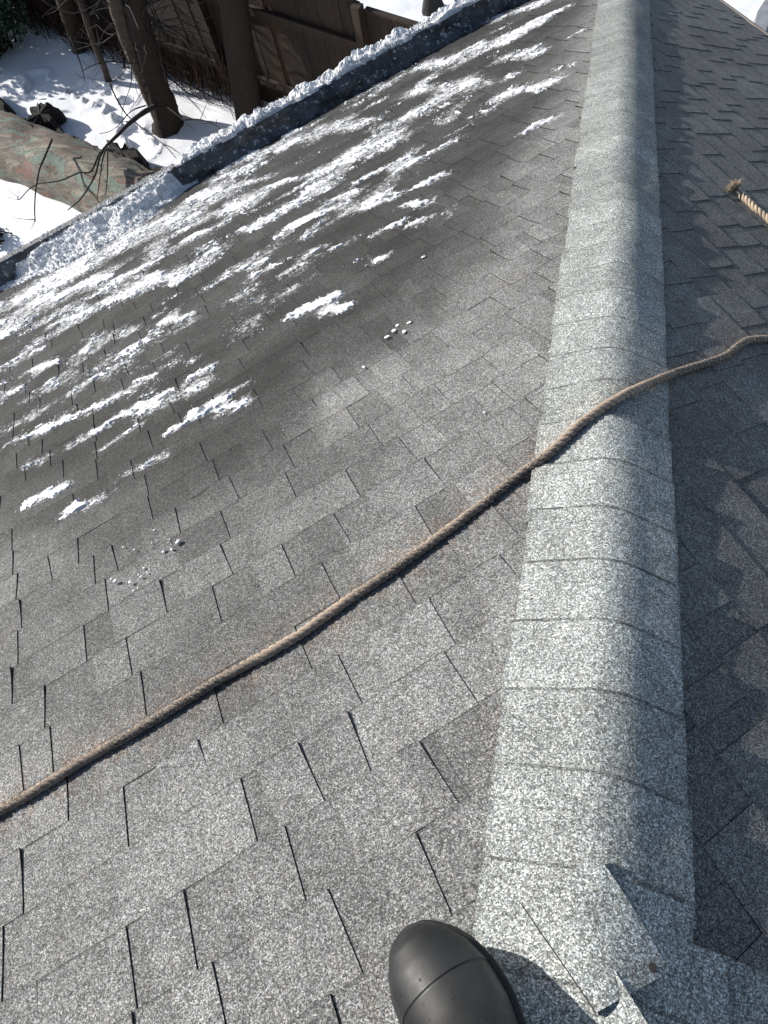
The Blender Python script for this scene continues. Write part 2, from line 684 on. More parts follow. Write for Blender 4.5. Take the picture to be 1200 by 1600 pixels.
def granules(name, tint, gain, cell=0.0018, rough=0.9):
    m, nt, b = newmat(name)
    tc = N(nt, 'TexCoord')
    co = tc.outputs['Object']
    v1 = N(nt, 'TexVoronoi', inp={'Scale': 1 / cell}); nt.links.new(co, v1.inputs['Vector'])
    s1 = N(nt, 'SeparateColor'); nt.links.new(v1.outputs['Color'], s1.inputs[0])
    c1 = ramp(nt, s1.outputs[0], [(0, .045), (.3, .10), (.6, .17), (.85, .28), (1.0, .44)])
    v2 = N(nt, 'TexVoronoi', inp={'Scale': 1 / (cell * 2.4)}); nt.links.new(co, v2.inputs['Vector'])
    s2 = N(nt, 'SeparateColor'); nt.links.new(v2.outputs['Color'], s2.inputs[0])
    c2 = ramp(nt, s2.outputs[1], [(0, .76), (.5, .99), (1.0, 1.28)])
    col = mix(nt, 'MULTIPLY', 1, c1, c2)
    col = mix(nt, 'MULTIPLY', 1, col, ramp(nt, s2.outputs[2], [(0, (1.04, .99, .94)), (.5, (1, 1, 1)), (1, (.96, 1.0, 1.03))]))
    n1 = N(nt, 'TexNoise', inp={'Scale': 14, 'Detail': 5, 'Roughness': .65}); nt.links.new(co, n1.inputs['Vector'])
    col = mix(nt, 'MULTIPLY', 1, col, ramp(nt, n1.outputs[0], [(.25, .78), (.5, 1.0), (.75, 1.2)]))
    n2 = N(nt, 'TexNoise', inp={'Scale': 2.3, 'Detail': 3}); nt.links.new(co, n2.inputs['Vector'])
    col = mix(nt, 'MULTIPLY', 1, col, ramp(nt, n2.outputs[0], [(.3, .86), (.7, 1.12)]))
    col = mix(nt, 'MULTIPLY', 1, col, tuple(t * gain for t in tint))
    at = N(nt, 'Attribute', attribute_name='data')
    sa = N(nt, 'SeparateColor'); nt.links.new(at.outputs['Color'], sa.inputs[0])
    tone = N(nt, 'CombineColor')
    for i in range(3): nt.links.new(sa.outputs[0], tone.inputs[i])
    col = mix(nt, 'MULTIPLY', 1, col, tone.outputs[0])
    # damp patches and other toned-down areas: darker granules, with an uneven edge
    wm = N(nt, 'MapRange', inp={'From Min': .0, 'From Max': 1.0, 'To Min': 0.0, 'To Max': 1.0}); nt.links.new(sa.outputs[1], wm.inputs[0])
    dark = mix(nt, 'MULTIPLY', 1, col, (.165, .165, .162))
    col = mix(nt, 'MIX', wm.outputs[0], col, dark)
    # rusty tint rubbed off the rope
    n3 = N(nt, 'TexNoise', inp={'Scale': 30, 'Detail': 4}); nt.links.new(co, n3.inputs['Vector'])
    rf = N(nt, 'Math', operation='MULTIPLY'); nt.links.new(sa.outputs[2], rf.inputs[0]); nt.links.new(ramp(nt, n3.outputs[0], [(.42, 0), (.62, 1)]), rf.inputs[1])
    col = mix(nt, 'MIX', rf.outputs[0], col, mix(nt, 'MULTIPLY', 1, col, (1.12, .93, .82)))
    # thin frost of snow crystals caught between the granules
    n5 = N(nt, 'TexNoise', inp={'Scale': 150, 'Detail': 4, 'Roughness': .7}); nt.links.new(co, n5.inputs['Vector'])
    n6 = N(nt, 'TexNoise', inp={'Scale': 38, 'Detail': 4, 'Roughness': .7}); nt.links.new(co, n6.inputs['Vector'])
    ad = N(nt, 'Math', operation='ADD'); nt.links.new(n5.outputs[0], ad.inputs[0]); nt.links.new(n6.outputs[0], ad.inputs[1])
    ad2 = N(nt, 'Math', operation='MULTIPLY_ADD', inp={1: .52}); nt.links.new(at.outputs['Alpha'], ad2.inputs[0]); nt.links.new(ad.outputs[0], ad2.inputs[2])
    mr = N(nt, 'MapRange', inp={'From Min': 1.31, 'From Max': 1.55}); nt.links.new(ad2.outputs[0], mr.inputs[0])
    al = N(nt, 'Math', operation='MULTIPLY'); nt.links.new(mr.outputs[0], al.inputs[0])
    gt = N(nt, 'Math', operation='GREATER_THAN', inp={1: .02}); nt.links.new(at.outputs['Alpha'], gt.inputs[0]); gt2 = N(nt, 'Math', operation='MULTIPLY', inp={1: .62}); nt.links.new(gt.outputs[0], gt2.inputs[0]); nt.links.new(gt2.outputs[0], al.inputs[1])
    col = mix(nt, 'MIX', al.outputs[0], col, (.80, .81, .83))
    nt.links.new(col, b.inputs['Base Color'])
    b.inputs['Roughness'].default_value = rough
    b.inputs['Specular IOR Level'].default_value = .35
    bp = N(nt, 'Bump', inp={'Strength': .55, 'Distance': .0011})
    nt.links.new(s1.outputs[2], bp.inputs['Height'])
    bp2 = N(nt, 'Bump', inp={'Strength': .5, 'Distance': .004})
    n4 = N(nt, 'TexNoise', inp={'Scale': 22, 'Detail': 3}); nt.links.new(co, n4.inputs['Vector'])
    nt.links.new(n4.outputs[0], bp2.inputs['Height']); nt.links.new(bp2.outputs[0], bp.inputs['Normal'])
    nt.links.new(bp.outputs[0], b.inputs['Normal'])
    return m

def simple(name, col, rough=.8, nscale=None, var=.3, bump=0, spec=.3, col2=None, bscale=None):
    m, nt, b = newmat(name)
    b.inputs['Base Color'].default_value = (*col, 1)
    b.inputs['Roughness'].default_value = rough
    b.inputs['Specular IOR Level'].default_value = spec
    if nscale:
        tc = N(nt, 'TexCoord')
        n = N(nt, 'TexNoise', inp={'Scale': nscale, 'Detail': 6, 'Roughness': .65}); nt.links.new(tc.outputs['Object'], n.inputs['Vector'])
        c2 = col2 or tuple(c * (1 - var) for c in col)
        c = mix(nt, 'MIX', ramp(nt, n.outputs[0], [(.35, 0), (.65, 1)]), c2, col)
        nt.links.new(c, b.inputs['Base Color'])
        if bump:
            n2 = N(nt, 'TexNoise', inp={'Scale': bscale or nscale * 3, 'Detail': 6}); nt.links.new(tc.outputs['Object'], n2.inputs['Vector'])
            bp = N(nt, 'Bump', inp={'Strength': .8, 'Distance': bump}); nt.links.new(n2.outputs[0], bp.inputs['Height'])
            nt.links.new(bp.outputs[0], b.inputs['Normal'])
    return m

M_SH = granules('shingle_granules', (.985, .985, .965), 1.0)
M_CAP = granules('cap_granules', (.955, 1.0, .965), 1.76)
M_EDGE = simple('shingle_cut_edge', (.018, .018, .02), .9)
M_CURB, ntc_, bc_ = newmat('dark_icy_curb')
tcc = N(ntc_, 'TexCoord')
q1 = N(ntc_, 'TexNoise', inp={'Scale': 9, 'Detail': 8, 'Roughness': .72}); ntc_.links.new(tcc.outputs['Object'], q1.inputs['Vector'])
q2 = N(ntc_, 'TexNoise', inp={'Scale': 26, 'Detail': 6, 'Roughness': .7}); ntc_.links.new(tcc.outputs['Object'], q2.inputs['Vector'])
cc = mix(ntc_, 'MIX', ramp(ntc_, q1.outputs[0], [(.38, 0), (.62, 1)]), (.022, .022, .023), (.095, .098, .105))
cc = mix(ntc_, 'MIX', ramp(ntc_, q2.outputs[0], [(.57, 0), (.66, 1)]), cc, (.55, .56, .58))
ntc_.links.new(cc, bc_.inputs['Base Color']); bc_.inputs['Roughness'].default_value = .5
q3 = N(ntc_, 'Bump', inp={'Strength': .8, 'Distance': .012}); ntc_.links.new(q2.outputs[0], q3.inputs['Height']); ntc_.links.new(q3.outputs[0], bc_.inputs['Normal'])
M_CURBTOP = simple('grey_curb_cap', (.17, .17, .175), .8, 60, .5, .003)
M_TRIM = simple('drip_edge_metal', (.20, .17, .15), .55, 8, .3)
M_WALL = simple('wall_siding', (.35, .33, .30), .8, 4, .2)

def snow_mat(name, fine, bumpd, base=(.86, .87, .89), dirty=0.0):
    m, nt, b = newmat(name)
    tc = N(nt, 'TexCoord'); co = tc.outputs['Object']
    n = N(nt, 'TexNoise', inp={'Scale': fine * .12, 'Detail': 4}); nt.links.new(co, n.inputs['Vector'])
    c = mix(nt, 'MIX', ramp(nt, n.outputs[0], [(.4, 0), (.62, 1)]), tuple(x * (1 - dirty) for x in base), base)
    nt.links.new(c, b.inputs['Base Color'])
    b.inputs['Roughness'].default_value = .55
    b.inputs['Specular IOR Level'].default_value = .4
    v = N(nt, 'TexVoronoi', inp={'Scale': fine}); nt.links.new(co, v.inputs['Vector'])
    s = N(nt, 'SeparateColor'); nt.links.new(v.outputs['Color'], s.inputs[0])
    bp = N(nt, 'Bump', inp={'Strength': .9, 'Distance': bumpd}); nt.links.new(s.outputs[0], bp.inputs['Height'])
    nt.links.new(bp.outputs[0], b.inputs['Normal'])
    return m
M_SNOW = snow_mat('crystalline_snow', 260, .0028, base=(.82, .825, .835), dirty=.30)
M_YARD = snow_mat('yard_snow', 40, .004, base=(.84, .85, .87))
M_ICE, nti, bi = newmat('clear_ice')
bi.inputs['Base Color'].default_value = (.88, .9, .91, 1); bi.inputs['Roughness'].default_value = .22
bi.inputs['Transmission Weight'].default_value = .45; bi.inputs['IOR'].default_value = 1.31

# ------------------------------------------------------------------ roof frame
s2 = 2 ** -.5
THL, THR = T['thL'], T['thR']
UL = np.array([s2, s2, 0]); VL = np.array([-s2 * math.cos(THL), s2 * math.cos(THL), -math.sin(THL)]); NL = np.cross(UL, VL); NL *= np.sign(NL[2])
UR = np.array([-s2, s2, 0]); VR = np.array([s2 * math.cos(THR), s2 * math.cos(THR), -math.sin(THR)]); NR = np.cross(UR, VR); NR *= np.sign(NR[2])
HD = np.array(T['hd'])
VB = np.array([s2 * math.cos(THL), -s2 * math.cos(THL), -math.sin(THL)]); NB = np.array([-NL[0], -NL[1], NL[2]])
kL = (HD @ UL) / (HD @ VL); kR = (HD @ UR) / (HD @ VR)      # hip: u = k * v
T0 = -0.325
APEX = HD * T0
EAVE_L = 4.95; EAVE_R = 4.64
RIDGE_V = float(APEX @ VL)
def PL(u, v, h=0):
    u = np.asarray(u, float)[..., None]; v = np.asarray(v, float)[..., None]; h = np.asarray(h, float)
    h = h[..., None] if h.ndim else h
    return u * UL + v * VL + h * NL
def PR(u, v, h=0):
    u = np.asarray(u, float)[..., None]; v = np.asarray(v, float)[..., None]; h = np.asarray(h, float)
    h = h[..., None] if h.ndim else h
    return u * UR + v * VR + h * NR

house = empty('house', (0, 0, -5), 'grey shingled hip roof house whose snow dusted slopes fill the view', 'house')

ROPE = smooth_path(T['rope'], 8)
RP = np.array([tuple(p) for p in ROPE])
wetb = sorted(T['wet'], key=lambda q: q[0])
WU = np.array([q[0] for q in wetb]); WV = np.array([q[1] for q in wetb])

SN = np.array(T['snow'])
def stroke_s(u, v):
    best = np.full(u.shape, -9.)
    for (u0, v0, u1, v1, hw) in SN:
        hw = max(hw * 1.05, .024)
        du, dv = u1 - u0, v1 - v0
        L2 = du * du + dv * dv + 1e-9
        m = (u > min(u0, u1) - .5) & (u < max(u0, u1) + .5) & (v > min(v0, v1) - .35) & (v < max(v0, v1) + .35)
        if not m.any(): continue
        uu, vv = u[m], v[m]
        t = np.clip(((uu - u0) * du + (vv - v0) * dv) / L2, 0, 1)
        ex = (uu - u0 - t * du) ; ey = (vv - v0 - t * dv)
        d = np.sqrt((ex / (1.5 * hw)) ** 2 + (ey / hw) ** 2)
        best[m] = np.maximum(best[m], 1 - d)
    return best
def snow_field(u, v):
    S = stroke_s(u, v)
    bg = fbm(u * 2.6, v * 6, 141, 3) * 2.0 - .75
    m = (v - np.interp(u, WU, WV) > .75) & (u < kL * v - .35)
    return np.where(m, np.maximum(S, np.minimum(bg, .1)), S)
def tab_cell(u, v):
    # which shingle tab a point lies on: snow clings to some tabs and has slid off others
    row = np.floor((v - .12377) / .132387)
    cu = (u + .09 * np.sin(row * 2.3)) / .16 + _h(row, row * 0, 191) * 3
    i0 = np.floor(cu); f = ss(.80, 1.0, cu - i0)
    return _h(i0, row, 193) * (1 - f) + _h(i0 + 1, row, 193) * f - .5
def dust_s(u, v):
    S = snow_field(u, v)
    S = np.where(S > -1.2, S + .95 * tab_cell(u, v), S)
    d = ss(-1.0, .55, S + .5 * fbm(u * 7, v * 15, 151, 3)) * .9
    # above the drift the dusting thickens towards the curb
    return np.clip(d, 0, 1)

def attrs(P, u, v, tone, left):
    n = len(P)
    A = np.zeros((n, 4)); A[:, 0] = tone
    if left:
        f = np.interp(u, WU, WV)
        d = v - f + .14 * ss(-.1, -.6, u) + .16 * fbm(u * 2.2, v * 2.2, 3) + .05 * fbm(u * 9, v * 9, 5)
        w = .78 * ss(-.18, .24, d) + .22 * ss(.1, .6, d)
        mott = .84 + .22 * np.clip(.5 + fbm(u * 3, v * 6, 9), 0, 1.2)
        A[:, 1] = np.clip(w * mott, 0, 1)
        # a darker tongue lying a little downhill of the rope's middle
        A[:, 3] = np.clip(dust_s(u, v), 0, 1) if v.max() > .9 else 0
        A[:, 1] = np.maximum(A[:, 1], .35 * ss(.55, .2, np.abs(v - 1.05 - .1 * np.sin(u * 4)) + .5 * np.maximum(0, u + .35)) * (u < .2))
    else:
        A[:, 1] = .16 + .30 * np.clip(fbm(u * 2.5, v * 2.5, 21) + .3, 0, 1)  # whole right slope toned down, unevenly
    dmin = np.full(n, 9.)
    for i in range(0, len(RP), 2):
        dmin = np.minimum(dmin, np.linalg.norm(P - RP[i], axis=1))
    A[:, 2] = np.clip(1.1 * np.exp(-(dmin / .06) ** 2) + .9 * np.clip(fbm(u * 5 + 3, v * 5, 31) - .35, 0, 1) * 2, 0, 1)
    return A

def slope_mesh(name, PF, rows, b, kk, vmax, umin, left, seed, label=None):
    """rows: dict k -> (v_butt, list of cut u or (u_top,u_bottom)); shingle courses as raised tabs and recesses"""
    R = random.Random(seed)
    V = []; F = []; FM = []; AT = []
    nv_tot = 0
    for k, (vb, cuts, lim) in sorted(rows.items()):
        vt = vb - b
        hipu = kk * max(vt, 0.0) if vt > 0 else kk * vt
        sgn = 1
        # limits in u: left face runs from umin up to the hip; right face likewise along its own axis
        uend = kk * (vt + b * .3) - .075
        # cut list
        cs = sorted(((c, c) if not hasattr(c, '__len__') else tuple(c)) for c in cuts)
        lo, hi = lim
        full = [c for c in cs]
        if cs:
            x = cs[0][0]
            while x > umin:
                x -= R.uniform(.10, .26); full.append((x, x + R.uniform(-.004, .004)))
            x = cs[-1][0]
            while x < uend:
                x += R.uniform(.10, .26); full.append((x, x + R.uniform(-.004, .004)))
        else:
            x = umin + R.uniform(0, .2)
            while x < uend:
                full.append((x, x + R.uniform(-.005, .005))); x += R.uniform(.09, .27)
        full.sort()
        full = [c for c in full if c[0] < uend]
        edges = [(umin, umin)] + full + [(uend, uend)]
        rowtone = R.uniform(.95, 1.05)
        for i in range(len(edges) - 1):
            a, c = edges[i], edges[i + 1]
            w = c[0] - a[0]
            if w < .012: continue
            if w < .05: segs = [(a, c, 1 if R.random() < .6 else 0)]
            else:
                f = R.uniform(.28, .62)
                if R.random() < .15: f = .0
                mid = (a[0] + w * f, a[1] + (c[1] - a[1]) * f + R.uniform(-.003, .003))
                segs = ([(a, mid, 0)] if f > 0 else []) + [(mid if f > 0 else a, c, 1)]
            for (p, q, lev) in segs:
                wd = q[0] - p[0]
                if wd < .004: continue
                tone = rowtone * (R.uniform(.80, 1.02) if lev == 0 else R.uniform(.86, 1.16))
                if R.random() < .10: tone *= .80
                if not left: tone = 1.0 + (tone - 1.0) * .45
                near = vb < 2.2
                nu = max(1, int(wd / (.03 if near else (.045 if left else .08)))); nv = 5 if near else 3
                # tiny gap left of a recess after a cut
                p0 = p[0] + (.0008 if lev == 0 else 0)
                p1 = p[1] + (.0008 if lev == 0 else 0)
                tt = np.concatenate([np.linspace(0, 1 - .045, nv), [1.0]]); uu = np.linspace(0, 1, nu + 1)
                Tm, Um = np.meshgrid(tt, uu, indexing='ij')
                # t=0 at the upper end (cuts listed as (u at butt, u at upper end))
                ub = p0 + (q[0] - p0) * Um; ut = p1 + (q[1] - p1) * Um
                u = ub * Tm + ut * (1 - Tm)
                vjit = .0015 * (vnoise(u * 60, np.full_like(u, k * 3.1), 5) - .5) * 2 + .004 * (vnoise(u * 3, np.full_like(u, k * 7.7), 6) - .5)
                v = vt + b * Tm + vjit * (Tm > .99)
                lift = .0045 * max(0, R.gauss(0, .55)) if (lev and left) else 0
                h = ((.0003 + .0025 * Tm ** 2) if lev == 0 else (.0030 + .0034 * Tm ** 2.3)) + lift * Tm ** 3
                h = h + .0022 * fbm(u * 7 + k, v * 9, 8, 2) * Tm + .0015 * fbm(u * 2, v * 2, 12, 2)
                if not left: h = h * .72 + .0016 * fbm(u * 5, v * 16, 161, 2) * Tm
                P = PF(u, v, h).reshape(-1, 3)
                n0 = nv_tot
                idx = np.arange((nv + 1) * (nu + 1)).reshape(nv + 1, nu + 1)
                q4 = np.stack([idx[:-1, :-1], idx[:-1, 1:], idx[1:, 1:], idx[1:, :-1]], -1).reshape(-1, 4)
                ff = q4 + n0
                flip = left
                if not flip: ff = ff[:, ::-1]
                F += ff.tolist(); FM += [0] * len(ff)
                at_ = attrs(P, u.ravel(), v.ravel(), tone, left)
                butt_dark = (Tm > .99) * ((.25 if near else .42) + .45 * vnoise(u * 9, v * 40, 77))  # uneven darker strip along each butt edge, stronger on far courses
                at_[:, 0] *= (1 - butt_dark.ravel())
                V.append(P); AT.append(at_)
                nv_tot += len(P)
                # skirts: butt edge and both sides
                for line in (idx[-1, :], idx[:, 0], idx[:, -1]):
                    top = P[line]
                    uL_, vL_ = u.ravel()[line], v.ravel()[line]
                    bot = PF(uL_, vL_, np.full(len(line), -.004))
                    m0 = nv_tot
                    V.append(np.concatenate([top, bot])); nv_tot += 2 * len(line)
                    AT.append(np.tile([[.3, 0, 0, 0]], (2 * len(line), 1)))
                    L_ = len(line)
                    for j in range(L_ - 1):
                        F.append((m0 + j, m0 + j + 1, m0 + L_ + j + 1, m0 + L_ + j)); FM.append(1)
    o = mesh_obj(name, np.concatenate(V), F, [M_SH, M_EDGE], house, FM, False, np.concatenate(AT))
    if label: o['label'] = label
    return o

bL = 0.132387; aL = 0.12377
rowsL = {}
for k in range(-3, 37):
    vb = aL + bL * k
    if vb > EAVE_L - .1: break
    if vb - bL < RIDGE_V - .02: continue
    cuts = T['cutL'].get(str(k), [])
    rowsL[k] = (vb, cuts, (0, 0))
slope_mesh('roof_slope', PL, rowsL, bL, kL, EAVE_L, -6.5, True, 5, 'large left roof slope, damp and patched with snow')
aR, bR = T['rowR']
rowsR = {}
for k in range(-1, 40):
    vb = aR + bR * k
    if vb > EAVE_R + .02: break
    rowsR[k] = (vb, T['cutR'].get(str(k), []), (0, 0))
# right face: u axis points uphill-left; the hip is the upper u limit, the second hip the lower one
def PRc(u, v, h=0):
    return PR(u, v, h)
def right_rows():
    # trim by the second hip: u > u2(v)
    return rowsR
# second hip direction
H2 = np.cross(NR, NB); H2 /= np.linalg.norm(H2)
if H2[2] > 0: H2 = -H2
k2 = (H2 @ UR) / (H2 @ VR)
def u2(v):
    a = APEX @ UR; vv = APEX @ VR
    return a + (v - vv) * k2
def slope_right():
    R0 = {}
    for k, (vb, cuts, _) in rowsR.items():
        R0[k] = (vb, cuts, _)
    return R0
# build the right face row by row with its own lower limit
def build_right():
    V = []; objs = []
    o = None
    Fs = []; Vs = []; Ms = []; As = []; n = 0
    for k, r in rowsR.items():
        um = float(u2(r[0] - bR * .5)) + .02
        tmp = slope_mesh('tmp_row', PR, {k: r}, bR, kR, EAVE_R, um, False, 100 + k)
        me = tmp.data
        nvv = len(me.vertices)
        co = np.empty(nvv * 3); me.vertices.foreach_get('co', co); Vs.append(co.reshape(-1, 3) + np.array(house.location))
        Fs += [tuple(i + n for i in p.vertices) for p in me.polygons]
        mi = np.empty(len(me.polygons), dtype=np.int32); me.polygons.foreach_get('material_index', mi); Ms += mi.tolist()
        at = np.empty(nvv * 4); me.color_attributes['data'].data.foreach_get('color', at); As.append(at.reshape(-1, 4))
        n += nvv
        D.objects.remove(tmp); D.meshes.remove(me)
    o = mesh_obj('roof_slope', np.concatenate(Vs), Fs, [M_SH, M_EDGE], house, Ms, False, np.concatenate(As))
    o['label'] = 'right roof slope in grazing shade'
build_right()

# ---- sheets under the courses and the two unseen slopes
def sheet(name, P, mat, parent=house, att=(1, .1, 0)):
    P = np.array(P)
    return mesh_obj(name, P, [tuple(range(len(P)))], mat, parent, None, False, np.tile([att], (len(P), 1)))
UEND = -6.5
low = lambda p, n, d=.006: np.array(p) - np.array(n) * d
hipL_end = HD * (EAVE_L / (HD @ VL))
hipR_end = HD * (EAVE_R / (HD @ VR))
sheet('roof_deck', [low(APEX, NL), low(PL(UEND, RIDGE_V), NL), low(PL(UEND, EAVE_L), NL), low(hipL_end, NL)], M_EDGE)
h2e = APEX + H2 * ((EAVE_R - APEX @ VR) / (H2 @ VR))
sheet('roof_deck', [low(APEX, NR), low(hipR_end, NR), low(h2e, NR)], M_EDGE)
rb = APEX + UL * (UEND - APEX @ UL)
h2b = h2e - NB * 0
eb = rb + VB * ((h2e - APEX) @ VB)
sheet('roof_slope', [APEX + NB * .002, h2b + NB * .002, eb + NB * .002, rb + NB * .002], M_SH)

# ---- cap shingles along a hip or ridge
def cap_run(org, ax, oA, oB, nA, nB, ts, step, wA, wB, seed, tonef=1.0, fold=.0):
    R = random.Random(seed)
    pieces = []
    for i, t1 in enumerate(ts):
        t0 = t1 - step - .028
        nt_, nd = 10, 30
        skew = R.uniform(-.006, .006)
        wa = wA + R.uniform(-.004, .004); wb = wB + R.uniform(-.004, .004)
        dd = np.linspace(-wa, wb, nd + 1)
        tt = np.concatenate([np.linspace(0, .962, nt_ - 1), [.970, 1.0]])
        Tm, Dm = np.meshgrid(tt, dd, indexing='ij')
        tpos = t0 + (t1 - t0) * Tm + skew * Dm / .15 * Tm + .0016 * (vnoise(Dm * 50, Tm * 0 + i * 5.3, 4) - .5) * (Tm > .99)
        side = np.where((Dm < 0)[..., None], np.array(oA), np.array(oB))
        flat = np.abs(Dm)
        P = np.array(org) + tpos[..., None] * np.array(ax)
        up = np.array(nA) + np.array(nB); up /= np.linalg.norm(up)
        P = P + flat[..., None] * side
        sA = math.sin(math.acos(min(1, float(np.dot(nA, nB)))))
        eA = .0115 + sA * np.maximum(Dm, 0)
        fo = fold * (.78 + .9 * fbm(tpos * 3.1, tpos * 0 + seed, 171, 3))
        eB = .0115 + fo - fo / wb * Dm * .95 + sA * np.maximum(-Dm, 0)
        kk_ = .040
        hq = np.clip(.5 + .5 * (eB - eA) / kk_, 0, 1)
        e_ = eB * (1 - hq) + eA * hq - kk_ * hq * (1 - hq)
        lift = e_ + .0075 * Tm ** 1.3 
        buck = (.0060 * fbm(Dm * 7, tpos * 5, seed, 3) + .0012 * (1 + math.sin(i * 1.7)) * Tm ** 3) * (1 - .7 * ss(.09, .15, flat))
        P = P + (lift + buck)[..., None] * up
        pieces.append((P, R.uniform(.86, 1.08) * tonef))
    out = []
    for i, (P, tone) in enumerate(pieces):
        a_, b_ = P.shape[:2]
        V = P.reshape(-1, 3); idx = np.arange(a_ * b_).reshape(a_, b_)
        Fq = np.stack([idx[:-1, :-1], idx[:-1, 1:], idx[1:, 1:], idx[1:, :-1]], -1).reshape(-1, 4).tolist()
        FM = [0] * len(Fq)
        AT = [np.tile([[tone, 0, 0]], (len(V), 1))]
        dmin = np.full(len(V), 9.)
        for j in range(0, len(RP), 3): dmin = np.minimum(dmin, np.linalg.norm(V - RP[j], axis=1))
        AT[0][:, 2] = .5 * np.exp(-(dmin / .05) ** 2)
        tcoord = (V - np.array(org)) @ np.array(ax)
        AT[0][:, 1] = np.clip(.05 + .09 * np.clip(tcoord - 1.2, 0, 3.2), 0, .36) * (0.8 + .4 * vnoise(tcoord * 3, V[:, 0] * 8, 3))
        lastrow = np.zeros(len(V)); lastrow[idx[-1]] = .28 + .5 * vnoise(V[idx[-1], 0] * 40, V[idx[-1], 1] * 40, 5); lastrow[idx[-2]] = lastrow[idx[-1]] * .9; lastrow[idx[:, 0]] = .25; lastrow[idx[:, -1]] = .25
        lastrow *= 1 - .5 * min(1, max(0, (i - 6) / 10))
        AT[0][:, 0] *= 1 - lastrow
        VV = [V]; n = len(V)
        up = (np.array(nA) + np.array(nB)); up /= np.linalg.norm(up)
        for line in (idx[-1, :], idx[:, 0], idx[:, -1]):
            top = V[line]; bot = top - up * .0065
            VV.append(np.concatenate([top, bot])); L_ = len(line)
            AT.append(np.tile([[.3, 0, 0]], (2 * L_, 1)))
            for j in range(L_ - 1):
                Fq.append((n + j, n + j + 1, n + L_ + j + 1, n + L_ + j)); FM.append(1)
            n += 2 * L_
        o = mesh_obj('cap_shingle', np.concatenate(VV), Fq, [M_CAP, M_EDGE], house, FM, True, np.concatenate(AT))
        out.append(o)
    return out

def inplane(n, ax, toward):
    o = np.cross(n, ax); o /= np.linalg.norm(o)
    return o if o @ np.array(toward) > 0 else -o
oL = inplane(NL, HD, (-1, 0, 0)); oR = inplane(NR, HD, (1, 0, 0))
STEP = .1365
cap_run((0, 0, 0), HD, oL, oR, NL, NR, [-.072 + STEP * k for k in range(-1, 47)], STEP, .155, .156, 3, fold=.022)
# ridge running back past the boot, and the second hip falling away to the right
cap_run(APEX, -UL, VL, VB, NL, NB, [.05 + STEP * k for k in range(0, 46)], STEP, .150, .155, 9)
oR2 = inplane(NR, H2, UR); oB2 = inplane(NB, H2, -UR)
cap_run(APEX, H2, oR2, oB2, NR, NB, [.20 + STEP * k for k in range(0, 30)], STEP, .205, .155, 13)

# surface finder over everything built so far (house parts only)
from mathutils.bvhtree import BVHTree
def roof_bvh():
    VV_ = []; PP_ = []; n_ = 0
    for ob in house.children:
        if ob.name.split('.')[0] not in ('roof_slope', 'cap_shingle'): continue
        m_ = ob.data; nv_ = len(m_.vertices)
        co_ = np.empty(nv_ * 3); m_.vertices.foreach_get('co', co_); co_ = co_.reshape(-1, 3) + np.array(house.location)
        VV_ += co_.tolist(); PP_ += [[i + n_ for i in p.vertices] for p in m_.polygons]; n_ += nv_
    return BVHTree.FromPolygons(VV_, PP_)
UPR = (NL + NR) / np.linalg.norm(NL + NR)
def drop_to(bv, p):
    hit = bv.ray_cast(Vector(p) + Vector(UPR) * .2, -Vector(UPR), .5)
    return np.array(hit[0]) if hit[0] is not None else np.array(p)
BV = roof_bvh()
# ---- loose last cap shingle lying askew over the peak
q = []
for c in T['tilt']:
    dd_ = Vector(c) - Vector(T['C']); hit = BV.ray_cast(Vector(T['C']), dd_.normalized(), 5)
    q.append(np.array(hit[0]) if hit[0] is not None else np.array(c))
gn = 12
G_ = np.zeros((gn + 1, gn + 1, 3))
up = (NL + NR); up /= np.linalg.norm(up)
for i in range(gn + 1):
    for j in range(gn + 1):
        a, b_ = i / gn, j / gn
        p = (q[0] * (1 - a) + q[1] * a) * (1 - b_) + (q[3] * (1 - a) + q[2] * a) * b_
        # drape on the fold
        corner = .006 * max(0, 1 - a) ** 2 * max(0, 1 - b_) + .005 * max(0, b_) ** 3 * (1 - a)
        G_[i, j] = drop_to(BV, p) + up * (.0085 + corner)
Gs = G_.copy()
for _ in range(16):
    Gs[1:-1, 1:-1] = .5 * Gs[1:-1, 1:-1] + .125 * (Gs[:-2, 1:-1] + Gs[2:, 1:-1] + Gs[1:-1, :-2] + Gs[1:-1, 2:])
    Gs[0, 1:-1] = .5 * Gs[0, 1:-1] + .25 * (Gs[0, :-2] + Gs[0, 2:]); Gs[-1, 1:-1] = .5 * Gs[-1, 1:-1] + .25 * (Gs[-1, :-2] + Gs[-1, 2:])
    Gs[1:-1, 0] = .5 * Gs[1:-1, 0] + .25 * (Gs[:-2, 0] + Gs[2:, 0]); Gs[1:-1, -1] = .5 * Gs[1:-1, -1] + .25 * (Gs[:-2, -1] + Gs[2:, -1])
for ci, cj, si, sj in ((0, 0, 1, 1), (0, -1, 1, -1), (-1, 0, -1, 1), (-1, -1, -1, -1)):
    Gs[ci, cj] = Gs[ci + si, cj] + Gs[ci, cj + sj] - Gs[ci + si, cj + sj]
G_ = Gs + up * .002
idx = np.arange((gn + 1) ** 2).reshape(gn + 1, gn + 1)
V = G_.reshape(-1, 3); Fq = np.stack([idx[:-1, :-1], idx[:-1, 1:], idx[1:, 1:], idx[1:, :-1]], -1).reshape(-1, 4).tolist()
FM = [0] * len(Fq); VV = [V]; AT = [np.tile([[.98, 0, 0]], (len(V), 1))]; n = len(V)
for line in (idx[0, :], idx[-1, :], idx[:, 0], idx[:, -1]):
    top = V[line]; bot = top - up * .007
    VV.append(np.concatenate([top, bot])); L_ = len(line); AT.append(np.tile([[.3, 0, 0]], (2 * L_, 1)))
    for j in range(L_ - 1):
        Fq.append((n + j, n + j + 1, n + L_ + j + 1, n + L_ + j)); FM.append(1)
    n += 2 * L_
